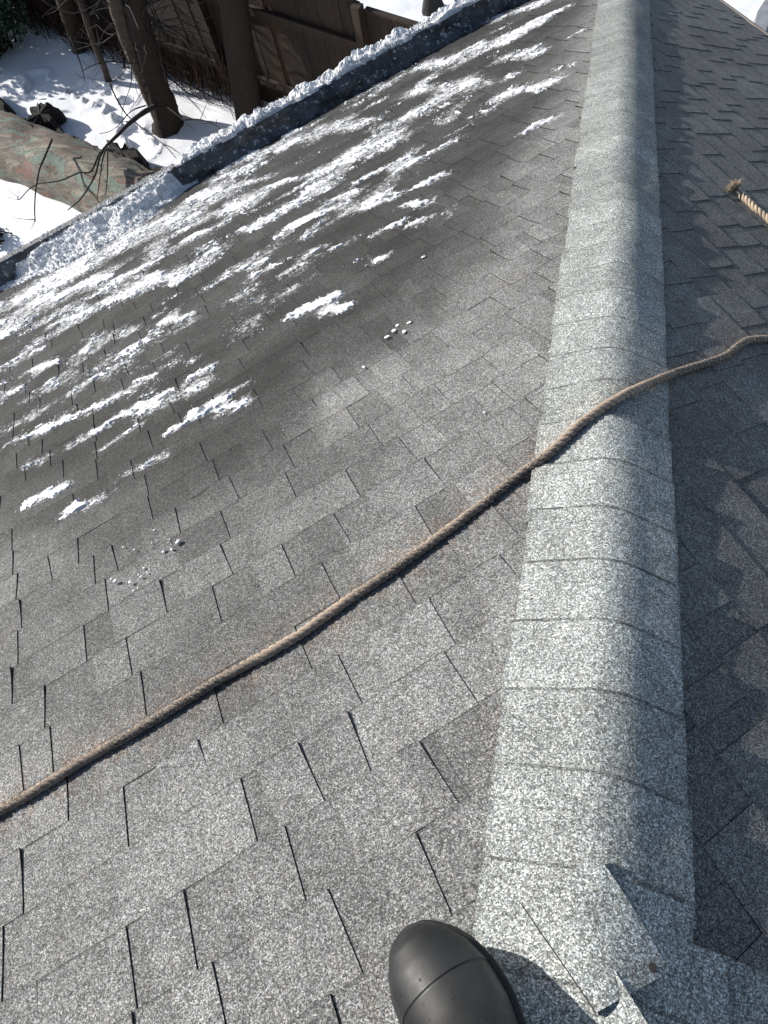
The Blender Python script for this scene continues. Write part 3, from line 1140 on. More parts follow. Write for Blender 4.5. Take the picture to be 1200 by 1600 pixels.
lo = mesh_obj('cap_shingle', np.concatenate(VV), Fq, [M_CAP, M_EDGE], house, FM, True, np.concatenate(AT))
lo['label'] = 'loose rectangular cap shingle lying askew over the roof peak'
mb = MB()
nc = G_[2, gn - 1]
for a in range(1):
    mb.tube([nc + up * .0005, nc + up * .003], [.0055, .005], 10)
nl = mb.build('nail', simple('rusty_nail_head', (.03, .025, .024), .6), house)

# ------------------------------------------------------------------ eave curb, trims, walls
def extr(profile, PF, us, mat, name, parent=house, mats=None, fm=None):
    """profile: list of (v,h) closed; extruded along u"""
    V = []; F = []; n = len(profile); M_ = []
    for u in us:
        for (v, h) in profile: V.append(PF(u, v, h))
    for i in range(len(us) - 1):
        for j in range(n):
            a = i * n + j; b = i * n + (j + 1) % n
            F.append((a, b, b + n, a + n)); M_.append(fm[j] if fm else 0)
    F.append(tuple(range(n))[::-1]); F.append(tuple(range((len(us) - 1) * n, len(us) * n))); M_ += [0, 0]
    return mesh_obj(name, np.array(V).reshape(-1, 3), F, mats or mat, parent, M_)
us = np.arange(-6.5, kL * EAVE_L - .05, .25)
fu = np.arange(-6.4, 3.95, .012); fh = np.linspace(0, 1, 12)
FU, FH = np.meshgrid(fu, fh, indexing='ij')
fv = 4.795 + .022 * FH - .016 - .034 * fbm(FU * 6, FH * 2, 121, 4) - .008 * fbm(FU * 35, FH * 6, 123, 2)
Pf = PL(FU, fv, -.004 + FH * .14).reshape(-1, 3); idf = np.arange(FU.size).reshape(FU.shape)
Ff = np.stack([idf[:-1, :-1], idf[:-1, 1:], idf[1:, 1:], idf[1:, :-1]], -1).reshape(-1, 4)
mesh_obj('curb_ice', Pf, Ff, M_CURB, house, None, True)
extr([(4.80, -.004), (4.825, .13), (4.83, .138), (4.955, .138), (4.96, .13), (4.96, -.06), (4.80, -.06)], PL, us, None, 'eave_curb',
     mats=[M_CURB, M_CURBTOP], fm=[0, 1, 1, 1, 1, 0, 0])
extr([(4.93, -.065), (4.96, -.065), (4.87, -.24), (4.84, -.24)], PL, us, M_TRIM, 'fascia_board')
usr = np.array([float(u2(EAVE_R)) + .05, kR * EAVE_R - .02])
extr([(EAVE_R - .01, .010), (EAVE_R + .022, .010), (EAVE_R + .022, -.05), (EAVE_R - .01, -.05)], PR, usr, M_TRIM, 'drip_edge')
extr([(EAVE_R - .04, -.055), (EAVE_R - .01, -.055), (EAVE_R - .12, -.22), (EAVE_R - .15, -.22)], PR, usr, M_TRIM, 'fascia_board')
# walls: a-axis is the plan direction down the left slope, b-axis the plan direction down the right one
A_ = np.array([-s2, s2, 0]); B_ = np.array([s2, s2, 0])
aw = 4.95 * math.cos(THL) - .45; bw = 4.64 * math.cos(THR) - .45
ab = float((eb) @ A_) + .45; be = UEND + .3
c4 = [A_ * aw + B_ * bw, A_ * ab + B_ * bw, A_ * ab + B_ * be, A_ * aw + B_ * be]
zt = -2.15
for i in range(4):
    p, r = c4[i], c4[(i + 1) % 4]
    mesh_obj('wall', [p + [0, 0, -5], r + [0, 0, -5], r + [0, 0, zt], p + [0, 0, zt]], [(0, 1, 2, 3)], M_WALL, house)

# ------------------------------------------------------------------ snow lying on the roof
du_ = .0075
gu = np.arange(-2.2, 3.9, du_); gv = np.arange(1.0, 4.86, du_)
U_, V_ = np.meshgrid(gu, gv, indexing='ij')
S_ = snow_field(U_, V_)
phase = ((V_ - aL) / bL) % 1.0
nz = fbm(U_ * 6, V_ * 12, 41, 3) * 1.1 + fbm(U_ * 26, V_ * 36, 43, 2) * 1.0
nhi = fbm(U_ * 62, V_ * 72, 49, 2) * 1.9
row_id = np.floor((V_ - aL) / bL)
# snow hangs on each course's own tab pattern
tabn = tab_cell(U_, V_)
field = S_ * 1.15 + nz * .85 + nhi * .75 + tabn * 1.8 - .84 + 1.05 * (vnoise(U_ * 4.2, V_ * 11, 181) - .35) - .30 * (phase < .16)
field = np.where(S_ < -1.1, -1, field)
H_ = np.clip(field, 0, 1.2)
hs = .0050 + .0050 * H_ ** .7 + .0045 * fbm(U_ * 45, V_ * 55, 47, 3)
# drift banked against the curb at the lower left
db = np.array(sorted(T['driftb'])); db[0, 1] = 4.70
bv = np.interp(U_, db[:, 0], db[:, 1])
dr = (V_ - bv) + .16 * fbm(U_ * 4, V_ * 7, 51, 4)
fade = ss(.62, .40, U_ + .10 * fbm(V_ * 6, U_ * 3, 58))
ht = (.025 * ss(-.02, .1, dr) + .105 * ss(.10, np.maximum(4.84 - bv, .2), dr)) * fade
ht = ht + (.014 * fbm(U_ * 7, V_ * 14, 53, 4) + .009 * fbm(U_ * 50, V_ * 60, 57, 3)) * (ht > .004)
dm = (dr > 0) & (fade > .03) & (ht > .004)
Hn = np.where(field > 0, hs, -.004)
Hn = np.where(dm, np.maximum(Hn, ht), Hn)
keepv = (field > 0) | dm
idx = np.arange(U_.size).reshape(U_.shape)
kc = keepv[:-1, :-1] | keepv[1:, :-1] | keepv[:-1, 1:] | keepv[1:, 1:]
# hip limit
kc &= (U_[:-1, :-1] < kL * V_[:-1, :-1] - .16)
qd = np.stack([idx[:-1, :-1][kc], idx[1:, :-1][kc], idx[1:, 1:][kc], idx[:-1, 1:][kc]], -1)
used, inv = np.unique(qd, return_inverse=True)
P = PL(U_.ravel()[used], V_.ravel()[used], Hn.ravel()[used])
Fq = inv.reshape(-1, 4)[:, ::-1]
VV = [P]; FF = [Fq]; n = len(P)
# loose crystals round the patches
OC = np.array([[1, 0, 0], [-1, 0, 0], [0, 1, 0], [0, -1, 0], [0, 0, 1], [0, 0, -1]], float)
OF = np.array([[0, 2, 4], [2, 1, 4], [1, 3, 4], [3, 0, 4], [2, 0, 5], [1, 2, 5], [3, 1, 5], [0, 3, 5]])
def crumbs(pu, pv, ph, sz, PF):
    m = len(pu)
    base = PF(pu, pv, ph)
    sc = sz[:, None, None] * (0.6 + .8 * nr.rand(m, 6, 1))
    th = nr.rand(m) * 6.28
    c, s = np.cos(th), np.sin(th)
    O = np.tile(OC, (m, 1, 1))
    x = O[..., 0] * c[:, None] - O[..., 1] * s[:, None]; y = O[..., 0] * s[:, None] + O[..., 1] * c[:, None]
    O = np.stack([x, y, O[..., 2] + .25 * x], -1) * sc
    return (base[:, None, :] + O).reshape(-1, 3), (OF[None] + 6 * np.arange(m)[:, None, None]).reshape(-1, 3)
cand = np.argwhere((field > -.6) & (S_ > -1.1))
sel = cand[nr.choice(len(cand), 16000, replace=True)]
pu = U_[sel[:, 0], sel[:, 1]] + nr.randn(len(sel)) * .004; pv = V_[sel[:, 0], sel[:, 1]] + nr.randn(len(sel)) * .004
okm = pu < kL * pv - .17
pu, pv = pu[okm], pv[okm]; hh = Hn[sel[:, 0], sel[:, 1]][okm]
CV, CF = crumbs(pu, pv, np.maximum(hh, .006), .0015 + .0035 * nr.rand(len(pu)) ** 3, PL)
cand = np.argwhere(dm); sel = cand[nr.choice(len(cand), 5000)]
CV2, CF2 = crumbs(U_[sel[:, 0], sel[:, 1]], V_[sel[:, 0], sel[:, 1]], Hn[sel[:, 0], sel[:, 1]], .003 + .008 * nr.rand(len(sel)) ** 3, PL)
allV = np.concatenate([P, CV, CV2]); 
FL = Fq.tolist() + (CF + n).tolist() + (CF2 + n + len(CV)).tolist()
o = mesh_obj('roof_snow', allV, FL, M_SNOW)
tag(o, 'thin granular snow patches and drift left on the shingles of the left slope', 'snow', kind='stuff')

# snow along the top of the eave curb
cu = np.arange(.22, 3.95, .008); cv = np.linspace(0, 1, 15)
CU, CVp = np.meshgrid(cu, cv, indexing='ij')
cover = ss(.25, .50, CU + .12 * fbm(CU * 4, CU * 0, 71))
w0 = 4.812 - .03 * fbm(CU * 11, CVp * 0, 61); w1 = np.where(cover > .5, 4.965, 4.90) + .012 * fbm(CU * 11, CVp * 2, 63)
vv = w0 + (w1 - w0) * CVp
prof = np.clip(np.sin(np.pi * np.clip(CVp, 0, 1)), 0, 1) ** .5
hh = .134 + prof * (.016 + .028 * cover * (.6 + .8 * np.clip(.5 + fbm(CU * 5, CVp, 65), 0, 1.2))) + prof * (.042 * fbm(CU * 9, CVp * 3, 67, 5) + .016 * fbm(CU * 50, CVp * 12, 69, 3)) * (.3 + cover)
hh = np.where((CVp < .01) | (CVp > .99), .128, hh)
P = PL(CU, vv, hh).reshape(-1, 3)
idx = np.arange(CU.size).reshape(CU.shape)
Fq = np.stack([idx[:-1, :-1], idx[:-1, 1:], idx[1:, 1:], idx[1:, :-1]], -1).reshape(-1, 4)
m = 2600
ru = nr.uniform(-1.9, 3.9, m); rv = nr.uniform(4.80, 4.97, m)
rh = .150 + .02 * nr.rand(m)
ki = (ru > .3) | (nr.rand(len(ru)) < .5); rh = np.where(ru > .3, rh, .140); ru, rv, rh = ru[ki], rv[ki], rh[ki]
CV1, CF1 = crumbs(ru, rv, rh, .003 + .007 * nr.rand(len(ru)) ** 2, PL)
# frozen scraps clinging to the curb's inner face and foot
m = 260
ru = nr.uniform(.3, 3.9, m); cl = fbm(ru * 3.1, ru * 0, 81); kp = cl + .5 * nr.randn(m) * .6 > .12; ru = ru[kp]
hv = nr.rand(len(ru)) ** 1.2
CV3, CF3 = crumbs(ru, 4.80 + .025 * (1 - (1 - hv)) - .012, .012 + .115 * hv, .003 + .007 * nr.rand(len(ru)) ** 2, PL)
o = mesh_obj('curb_snow', np.concatenate([P, CV1, CV3]), Fq.tolist() + (CF1 + len(P)).tolist() + (CF3 + len(P) + len(CV1)).tolist(), M_SNOW)
tag(o, 'lumpy ridge of snow and frozen scraps along the top of the eave curb', 'snow', kind='stuff')

# ice chunks
def rock(center, r, seed, flat=.6, n=None, PN=NL, mat=M_ICE, name='ice_chunk'):
    R = np.random.RandomState(seed)
    import bmesh
    bm = bmesh.new(); bmesh.ops.create_icosphere(bm, subdivisions=2, radius=1)
    V = np.array([v.co[:] for v in bm.verts]); F = [[v.index for v in f.verts] for f in bm.faces]; bm.free()
    for _ in range(7):
        d = R.randn(3); d /= np.linalg.norm(d); c = R.uniform(.55, .85); pr = V @ d
        V = V - np.outer(np.maximum(pr - c, 0), d)
    V *= np.array([1, R.uniform(.6, .95), flat])
    e1 = np.cross(PN, R.randn(3)); e1 /= np.linalg.norm(e1); e2 = np.cross(PN, e1)
    V = (V[:, :1] * e1 + V[:, 1:2] * e2 + V[:, 2:3] * PN) * r
    me = D.meshes.new(name); me.from_pydata(V.tolist(), [], F); me.materials.append(mat)
    o = D.objects.new(name, me); o.location = tuple(center); COL.objects.link(o)
    return o
ch = T['chunks']
labs = {0: 'largest white ice lump in the upper right bunch of ice bits', 2: 'round ice lump just below left of the largest lump',
        6: 'wide ice lump at the left end of the lower bunch', 8: 'ice lump in the middle of the lower bunch'}
for i, (u, v, r) in enumerate(ch):
    up_b = i < 6 or i in (16, 17)
    o = rock(PL(u, v, .007 + r * .35), r * .62, 300 + i, .6, mat=M_ICE if i in (8, 9, 13, 15) else M_SNOW)
    if i in labs: tag(o, labs[i], 'ice', 'bits of ice on the shingles')
    elif up_b: tag(o, 'small ice bit in the upper right bunch, beside the largest lump', 'ice', 'bits of ice in the upper bunch')
    elif i == 18: tag(o, 'lone ice bit above the lower bunch of ice bits', 'ice', 'bits of ice on the shingles')
    else: tag(o, 'small ice bit in the lower left bunch, between its bigger lumps', 'ice', 'bits of ice in the lower bunch')
for i, (u, v, r) in enumerate(T['flakes']):
    o = rock(PL(u, v, .007 + r * .15), r * .62, 500 + i, .22, name='ice_flake')
    fl = {0: 'lone pale ice flake under the last small snow streak, highest of the flakes', 6: 'lone ice flake between the flake cluster and the rope', 7: 'white sliver of ice against the left edge of the hip caps',
          8: 'tiny white ice speck just left of the hip caps above the rope', 9: 'tiny ice speck left of the largest ice lump'}
    tag(o, fl.get(i, 'thin clear ice flake in the cluster of flakes in mid slope'), 'ice', 'thin ice flakes on the shingles')

# ------------------------------------------------------------------ rope
def rope_mat(name, a, b, c):
    m, nt, bs = newmat(name)
    tc = N(nt, 'TexCoord'); co = tc.outputs['Object']
    n1 = N(nt, 'TexNoise', inp={'Scale': 2.1, 'Detail': 5}); nt.links.new(co, n1.inputs['Vector'])
    n2 = N(nt, 'TexNoise', inp={'Scale': 260, 'Detail': 4}); nt.links.new(co, n2.inputs['Vector'])
    base = mix(nt, 'MIX', ramp(nt, n1.outputs[0], [(.45, 0), (.55, 1)]), a, b)
    col = mix(nt, 'MIX', ramp(nt, n2.outputs[0], [(.42, 0), (.7, 1)]), base, c)
    nt.links.new(col, bs.inputs['Base Color']); bs.inputs['Roughness'].default_value = .95
    bs.inputs['Specular IOR Level'].default_value = .1
    bp = N(nt, 'Bump', inp={'Strength': .9, 'Distance': .001}); nt.links.new(n2.outputs[0], bp.inputs['Height']); nt.links.new(bp.outputs[0], bs.inputs['Normal'])
    return m
M_ROPE = rope_mat('weathered_rope', (.085, .078, .07), (.29, .23, .18), (.45, .36, .28))
M_ROPE2 = rope_mat('clean_rope', (.30, .23, .165), (.40, .31, .225), (.55, .45, .34))
def surf_h(p):
    """height of the lifted roof surface above the ideal planes at world point p (over cap or not)"""
    xl = p @ NL; xr = p @ NR
    t = p @ HD; d = np.linalg.norm(p - HD * t)
    return .024 if d < .15 else .008
def rope_geo(mb, pts, nrm, R, strand, pitch, sides=8, fuzz=0, seed=1):
    pts = [np.array(p) for p in pts]
    # resample evenly
    seg = [0]
    for i in range(1, len(pts)): seg.append(seg[-1] + np.linalg.norm(pts[i] - pts[i - 1]))
    L = seg[-1]; n = int(L / .0045)
    sx = np.linspace(0, L, n)
    C_ = np.stack([np.interp(sx, seg, [p[k] for p in pts]) for k in range(3)], 1)
    Tn = np.gradient(C_, axis=0); Tn /= np.linalg.norm(Tn, axis=1)[:, None]
    e1 = np.cross(Tn, nrm); e1 /= np.linalg.norm(e1, axis=1)[:, None]; e2 = np.cross(Tn, e1)
    for k in range(3):
        ph = 2 * math.pi * (sx / pitch + k / 3)
        c = C_ + (np.cos(ph)[:, None] * e1 + np.sin(ph)[:, None] * e2) * strand
        mb.tube([tuple(x) for x in c], [R * (1 + .07 * math.sin(i * .9 + k * 2)) for i in range(n)], sides)
    Rn = np.random.RandomState(seed)
    for _ in range(fuzz):
        i = Rn.randint(1, n - 2); a = Rn.uniform(0, 6.28)
        dr_ = math.cos(a) * e1[i] + math.sin(a) * e2[i]
        p0 = C_[i] + dr_ * (strand + R * .8)
        ln = Rn.uniform(.003, .011)
        d_ = dr_ * Rn.uniform(.2, .9) + Tn[i] * Rn.uniform(-1, 1) + .3 * Rn.randn(3); d_ /= np.linalg.norm(d_)
        p1 = p0 + d_ * ln
        sd = np.cross(d_, dr_ + .01) ; sd /= (np.linalg.norm(sd) + 1e-9)
        mb.add([p0 - sd * .0003, p0 + sd * .0003, p1], [(0, 1, 2)])
    return C_, Tn
RR = .0056; RS = .0056
path = []
BV = roof_bvh()
for p in smooth_path(T['rope'], 10):
    cc_ = Vector(T['C']); dd_ = Vector(p) - cc_
    hit = BV.ray_cast(cc_, dd_.normalized(), dd_.length * 1.6)
    path.append((np.array(hit[0]) if hit[0] is not None else drop_to(BV, np.array(p))) + UPR * .0112)
# smooth heights and add slight waviness
path = np.array(path)
for _ in range(14): path[1:-1] = (path[:-2] + path[1:-1] * 2 + path[2:]) / 4
mb = MB()
rope_geo(mb, path, np.array([-.02, .36, .93]), RR, RS, .052, 8, 5200, 4)
o = mb.build('rope', M_ROPE, None, True)
tag(o, 'long weathered tan rope crossing the whole roof over the hip caps', 'rope')
re_ = empty('rope_end', T['ropeend'][0], 'short clean rope end with frayed tuft lying on the right slope', 'rope')
pe = [np.array(p) + NR * .019 for p in T['ropeend'][1:]]
mb = MB()
ph = [np.array(p) for p in smooth_path([tuple(p) for p in pe], 8)]
rope_geo(mb, ph, NR, .0060, .0060, .055, 8, 500, 8)
mb.build('strands', M_ROPE2, re_, True)
mb = MB()
c0 = np.array(T['ropeend'][0]) + NR * .020
dirn = pe[0] - c0; dl = np.linalg.norm(dirn); dirn = dirn / dl
mb.tube([c0 + dirn * dl * .35, c0 + dirn * dl * .95, pe[0] + dirn * .012], [.009, .0105, .012], 12)
mb.build('black_binding', simple('binding_tape', (.015, .016, .02), .5), re_, True)
mb = MB(); Rn = np.random.RandomState(5)
e1 = np.cross(NR, dirn); e1 /= np.linalg.norm(e1)
for i in range(420):
    a = Rn.uniform(0, 6.28); sp = Rn.uniform(0, 1) ** .5 * 1.25
    d_ = -dirn * (1.1 - .3 * sp) + (math.cos(a) * e1 + math.sin(a) * NR) * sp
    d_ /= np.linalg.norm(d_)
    p0 = c0 + dirn * dl * .35 + (math.cos(a) * e1 + math.sin(a) * NR) * .004
    p1 = p0 + d_ * Rn.uniform(.012, .024); p2 = p1 + (d_ + .9 * Rn.randn(3)) / 1.6 * .013
    mb.tube([p0, p1, p2], [.0011, .0010, .0006], 3)
mb.build('frayed_tuft', M_ROPE2, re_)

# ------------------------------------------------------------------ boot
toe = np.array([-.212, -.214, 0.0]); toe = toe - NL * (toe @ NL)
# the foot bears on the ridge, so its toe stands clear of the slope: lift it along the line of sight that keeps its place
BH = .064
ct_ = toe - np.array(T['C']); toe = toe - ct_ * (BH / -(ct_ @ NL))
axw = np.array([.77, -.64, 0]); axw = axw - NL * (axw @ NL); axw /= np.linalg.norm(axw)
sdw = np.cross(NL, axw); sdw /= np.linalg.norm(sdw)
boot = empty('rubber_boot', tuple(toe + axw * .15), 'black rubber boot with wet specks standing at the bottom edge of the roof', 'boot')
def bprof(s):
    """half width and height at distance s behind the toe tip"""
    w = np.interp(s, [0, .004, .012, .03, .055, .09, .13, .18, .23, .27, .298, .305], [.004, .021, .035, .052, .065, .072, .070, .056, .050, .048, .034, .010])
    h = np.interp(s, [0, .004, .012, .03, .055, .09, .13, .17, .21, .30], [.022, .038, .052, .067, .077, .086, .102, .13, .15, .15])
    return w * .85, h * .94
def bp_(s, x, z, bend=.0):
    off = .010 * math.sin(min(s, .3) / .3 * math.pi)       # slight inward curve of the last
    return toe + axw * s + sdw * (x + off) + NL * z
def lid(name, s0, s1, grow, mat, z0=.022, ns=34, nx=26):
    V = []; F = []
    for i in range(ns + 1):
        e = i / ns
        s = s0 + (s1 - s0) * (e ** 1.6 if s0 < .001 else e)
        w, h = bprof(s)
        for j in range(nx + 1):
            a = math.pi * j / nx
            x = -math.cos(a); zz = math.sin(a) ** .72
            V.append(bp_(s, x * (w + grow) * (1 - .10 * zz), z0 + zz * (h - z0 + grow)))
    for i in range(ns):
        for j in range(nx):
            a = i * (nx + 1) + j
            F.append((a, a + 1, a + nx + 2, a + nx + 1))
    F.append(tuple(range(nx + 1)))
    return mesh_obj(name, V, F, mat, boot, None, True)
M_RUB, ntr, br_ = newmat('black_rubber')
tc = N(ntr, 'TexCoord'); nz1 = N(ntr, 'TexNoise', inp={'Scale': 95, 'Detail': 3, 'Roughness': .5}); ntr.links.new(tc.outputs['Object'], nz1.inputs['Vector'])
nz2 = N(ntr, 'TexNoise', inp={'Scale': 14, 'Detail': 5}); ntr.links.new(tc.outputs['Object'], nz2.inputs['Vector'])
dust = mix(ntr, 'MIX', ramp(ntr, nz2.outputs[0], [(.35, 0), (.7, 1)]), (.006, .0065, .007), (.017, .018, .020))
c_ = mix(ntr, 'MIX', ramp(ntr, nz1.outputs[0], [(.66, 0), (.69, 1)]), dust, (.005, .005, .006))
ntr.links.new(c_, br_.inputs['Base Color'])
ntr.links.new(ramp(ntr, nz1.outputs[0], [(.3, .56), (.66, .48), (.69, .15)]), br_.inputs['Roughness'])
br_.inputs['Specular IOR Level'].default_value = .38
bpn = N(ntr, 'Bump', inp={'Strength': .5, 'Distance': .003}); ntr.links.new(nz2.outputs[0], bpn.inputs['Height']); ntr.links.new(bpn.outputs[0], br_.inputs['Normal'])
M_SOLE = simple('black_sole', (.014, .014, .015), .7, 80, .4, .0006)
lid('vamp', .088, .30, .0, M_RUB)
lid('toe_cap', .0, .0895, .0009, M_RUB)
# sole welt
V = []; F = []; ring = []
ns = 40
ss_ = [.305 * (i / ns) ** 1.5 for i in range(ns + 1)]
outl = [(s, 1) for s in ss_] + [(s, -1) for s in ss_[::-1]]
for z, g in ((.004, .002), (.006, .006), (.017, .0075), (.021, .006), (.024, .001)):
    for (s, sg) in outl:
        w, _ = bprof(s); fr = -.004 if s < .02 else 0
        V.append(bp_(s + fr * (1 - s / .02) if s < .02 else s, sg * (w + g), z))
m_ = len(outl)
for i in range(4):
    for j in range(m_):
        a = i * m_ + j; b = i * m_ + (j + 1) % m_
        F.append((a, b, b + m_, a + m_))
F.append(tuple(range(m_))[::-1]); F.append(tuple(range(4 * m_, 5 * m_)))
mesh_obj('sole', V, F, M_SOLE, boot)
# shaft, rising from behind the instep (leans back with the leg)
mb = MB()
zc = []
V = []; F = []
for i in range(15):
    e = i / 14
    cen = toe + axw * (.228 + .01 * e) + NL * .045 + np.array([.0, -.10 * e, .30 * e]) + np.array([0, 0, .02])
    ra = .058 + .010 * e; rb_ = .078 - .004 * e
    if i == 14: ra += .004; rb_ += .004
    for k in range(28):
        a = 2 * math.pi * k / 28
        V.append(cen + sdw * math.cos(a) * ra + np.array([axw[0], axw[1], 0]) / np.linalg.norm(axw[:2]) * math.sin(a) * rb_)
for i in range(14):
    for k in range(28):
        a = i * 28 + k; b = i * 28 + (k + 1) % 28
        F.append((a, b, b + 28, a + 28))
F.append(tuple(range(14 * 28, 15 * 28)))
mesh_obj('shaft', V, F, M_RUB, boot, None, True)

# ------------------------------------------------------------------ yard
ZG = -5.0
M_ROADSNOW = snow_mat('packed_snow', 20, .006, base=(.80, .81, .84))
o = mesh_obj('snowy_ground', [(-300, -300, ZG - .02), (300, -300, ZG - .02), (300, 300, ZG - .02), (-300, 300, ZG - .02)], [(0, 1, 2, 3)], M_YARD)
tag(o, kind='structure')
gx = np.arange(-13, 4.0, .045); gy = np.arange(3.5, 13.5, .045)
X_, Y_ = np.meshgrid(gx, gy, indexing='ij')
Z_ = .06 * fbm(X_ * .55 + 3, Y_ * .8, 91, 3) + .022 * fbm(X_ * 1.5 + Y_ * .6, Y_ * 3.0, 93, 3) + .004 * fbm(X_ * 9, Y_ * 9, 95, 2)
for i, (fx, fy) in enumerate(T['foot']):
    rot = (i * 1.3) % 3
    dx, dy = X_ - fx, Y_ - fy
    a_ = dx * math.cos(rot) + dy * math.sin(rot); b_ = -dx * math.sin(rot) + dy * math.cos(rot)
    d = np.sqrt((a_ / .15) ** 2 + (b_ / .085) ** 2)
    Z_ -= .11 * ss(1.15, .7, d); Z_ += .028 * np.exp(-((d - 1.35) / .22) ** 2)
edge = np.minimum.reduce([X_ + 13, 4.0 - X_, Y_ - 3.5, 13.5 - Y_])
Z_ = (Z_ + .03) * ss(0, 1.2, edge)
P = np.stack([X_, Y_, ZG + Z_], -1).reshape(-1, 3)
idx = np.arange(X_.size).reshape(X_.shape)
Fq = np.stack([idx[:-1, :-1], idx[1:, :-1], idx[1:, 1:], idx[:-1, 1:]], -1).reshape(-1, 4)
o = mesh_obj('snowy_yard', P, Fq, M_YARD, None, None, True)
tag(o, kind='structure')
# grey track curving through the snow at the far right
cp = [Vector(p) for p in T['curve']]; pp = smooth_path([cp[0] + (cp[0] - cp[1]) * 4 + Vector((.6, .3, 0))] + list(cp) + [cp[-1] + (cp[-1] - cp[-2]) * 5], 10)
mb = MB(); V = []; F = []
for i, p in enumerate(pp):
    d = (pp[min(i + 1, len(pp) - 1)] - pp[max(i - 1, 0)]).normalized(); sd = Vector((-d.y, d.x, 0))
    for w, z in ((-.10, -.03), (-.075, .075), (.075, .075), (.10, -.03)):
        V.append((p.x + sd.x * w, p.y + sd.y * w, ZG + z + .03))
for i in range(len(pp) - 1):
    for j in range(3):
        a = i * 4 + j; F.append((a, a + 1, a + 5, a + 4))
o = mesh_obj('kerb', V, F, simple('wet_kerb', (.30, .31, .34), .7, 12, .3, .004))
tag(o, kind='structure')

M_BARK = simple('grey_brown_bark', (.040, .032, .027), .95, 22, .65, .016, .15, col2=(.03, .024, .02), bscale=60)
M_BARK2 = simple('pale_bark', (.095, .076, .064), .95, 22, .6, .008, .15, col2=(.05, .04, .033), bscale=60)
M_TWIG = simple('dark_twig', (.035, .030, .030), .9, 60, .4)
M_WOOD, ntw, bw_ = newmat('old_fence_wood')
tcw = N(ntw, 'TexCoord'); mp = N(ntw, 'Mapping', inp={'Scale': (9, 9, .9)}); ntw.links.new(tcw.outputs['Object'], mp.inputs[0])
nw = N(ntw, 'TexNoise', inp={'Scale': 2.2, 'Detail': 8, 'Roughness': .7}); ntw.links.new(mp.outputs[0], nw.inputs['Vector'])
gi = N(ntw, 'NewGeometry')
cw = mix(ntw, 'MIX', ramp(ntw, nw.outputs[0], [(.32, 0), (.68, 1)]), (.007, .005, .004), (.044, .024, .013))
cw = mix(ntw, 'MULTIPLY', 1, cw, ramp(ntw, gi.outputs['Random Per Island'], [(0, .45), (1, 1.2)]))
ntw.links.new(cw, bw_.inputs['Base Color']); bw_.inputs['Roughness'].default_value = .9

# fence
FA, FB = Vector(T['fence'][0]), Vector(T['fence'][1]); fd = (FB - FA).normalized(); fn = Vector((fd.y, -fd.x, 0))
if fn.dot(Vector((T['C'][0], T['C'][1], 0)) - FA) < 0: fn = -fn
upv = Vector((0, 0, 1))
fence = empty('board_fence', tuple(FA), 'tall dark brown wooden board fence running behind the bare tree', 'fence')
stepx = (Vector(T['fencetop'][1]) - FA).dot(fd)
posts = [stepx + 2.35 * i for i in (-5, -4, -3, -2, -1, 0, 1)]
R = random.Random(3)
for i in range(len(posts) - 1):
    a, b = posts[i], posts[i + 1]
    h = 1.66 if b <= stepx + .01 else 1.60
    h += .02 * (len(posts) - 3 - i) * 0
    mb = MB(); x = a + .02
    while x < b - .03:
        w = R.uniform(.12, .19); w = min(w, b - x)
        c = FA + fd * (x + w / 2) + upv * (h / 2 + R.uniform(-.006, .006)) - fn * (.0 + R.uniform(0, .012))
        mb.box(c, (fd, fn, upv), (w / 2 - .002, .010, h / 2)); x += w
    mb.build('board_panel', M_WOOD, fence)
    mb = MB()
    for zz in (.35, h - .42):
        mb.box(FA + fd * (a + b) / 2 + upv * zz + fn * .036, (fd, fn, upv), ((b - a) / 2 - .05, .022, .045))
    mb.build('rail', M_WOOD, fence)
    mb = MB(); mb.box(FA + fd * b + upv * (h + .02) / 2 + fn * .06, (fd, fn, upv), (.048, .046, (h + .02) / 2)); mb.build('post', M_WOOD, fence)
    mb = MB(); mb.box(FA + fd * (a + b) / 2 + upv * (h + .022), (fd, fn, upv), ((b - a) / 2 - .055, .028, .011)); mb.build('top_cap', M_WOOD, fence)

# thick dark post standing in front of the fence
pb = T['post']; w = (Vector(pb[2]) - Vector(pb[1])).length
mb = MB()
p0 = Vector(pb[0]); p1 = (Vector(pb[3]) + Vector(pb[4])) / 2
dv = (p1 - p0); 
mb.tube([p0 - dv * .03, p0 + dv * .3, p0 + dv * .6, p0 + dv, p0 + dv * 1.4], [w * .54, w * .5, w * .5, w * .47, w * .45], 14, rough=.07, seed=4)
o = mb.build('dead_tree_trunk', M_BARK, None, True)
tag(o, 'thick dark limbless trunk standing just beyond the eave in front of the fence', 'tree trunk')

# main bare tree
tree = empty('bare_tree', T['treebase'], 'bare leaning tree with forked trunk and drooping twigs rising from the snow', 'tree')
def trunk(name, pts, r0, r1, flare, mat, parent, sides=18, seed=0):
    P = smooth_path(pts, 6); n = len(P)
    mb = MB()
    rad = [r0 + (r1 - r0) * i / (n - 1) + flare * math.exp(-i / 2.2) for i in range(n)]
    mb.tube(P, rad, sides, rough=.10, seed=seed)
    return mb.build(name, mat, parent, True)
t1 = [Vector(p) for p in T['trunk1']]
t1[0].z = ZG - .05
up1 = [t1[-1] + (t1[-1] - t1[-2]) * k for k in (1.2, 2.4)]
trunk('trunk', t1 + up1, .165, .10, .09, M_BARK, tree, seed=1)
t2 = [Vector(p) for p in T['trunk2']]
trunk('trunk', t2 + [t2[-1] + (t2[-1] - t2[-2]) * k for k in (1.2, 2.4)], .10, .07, .0, M_BARK2, tree, seed=2)
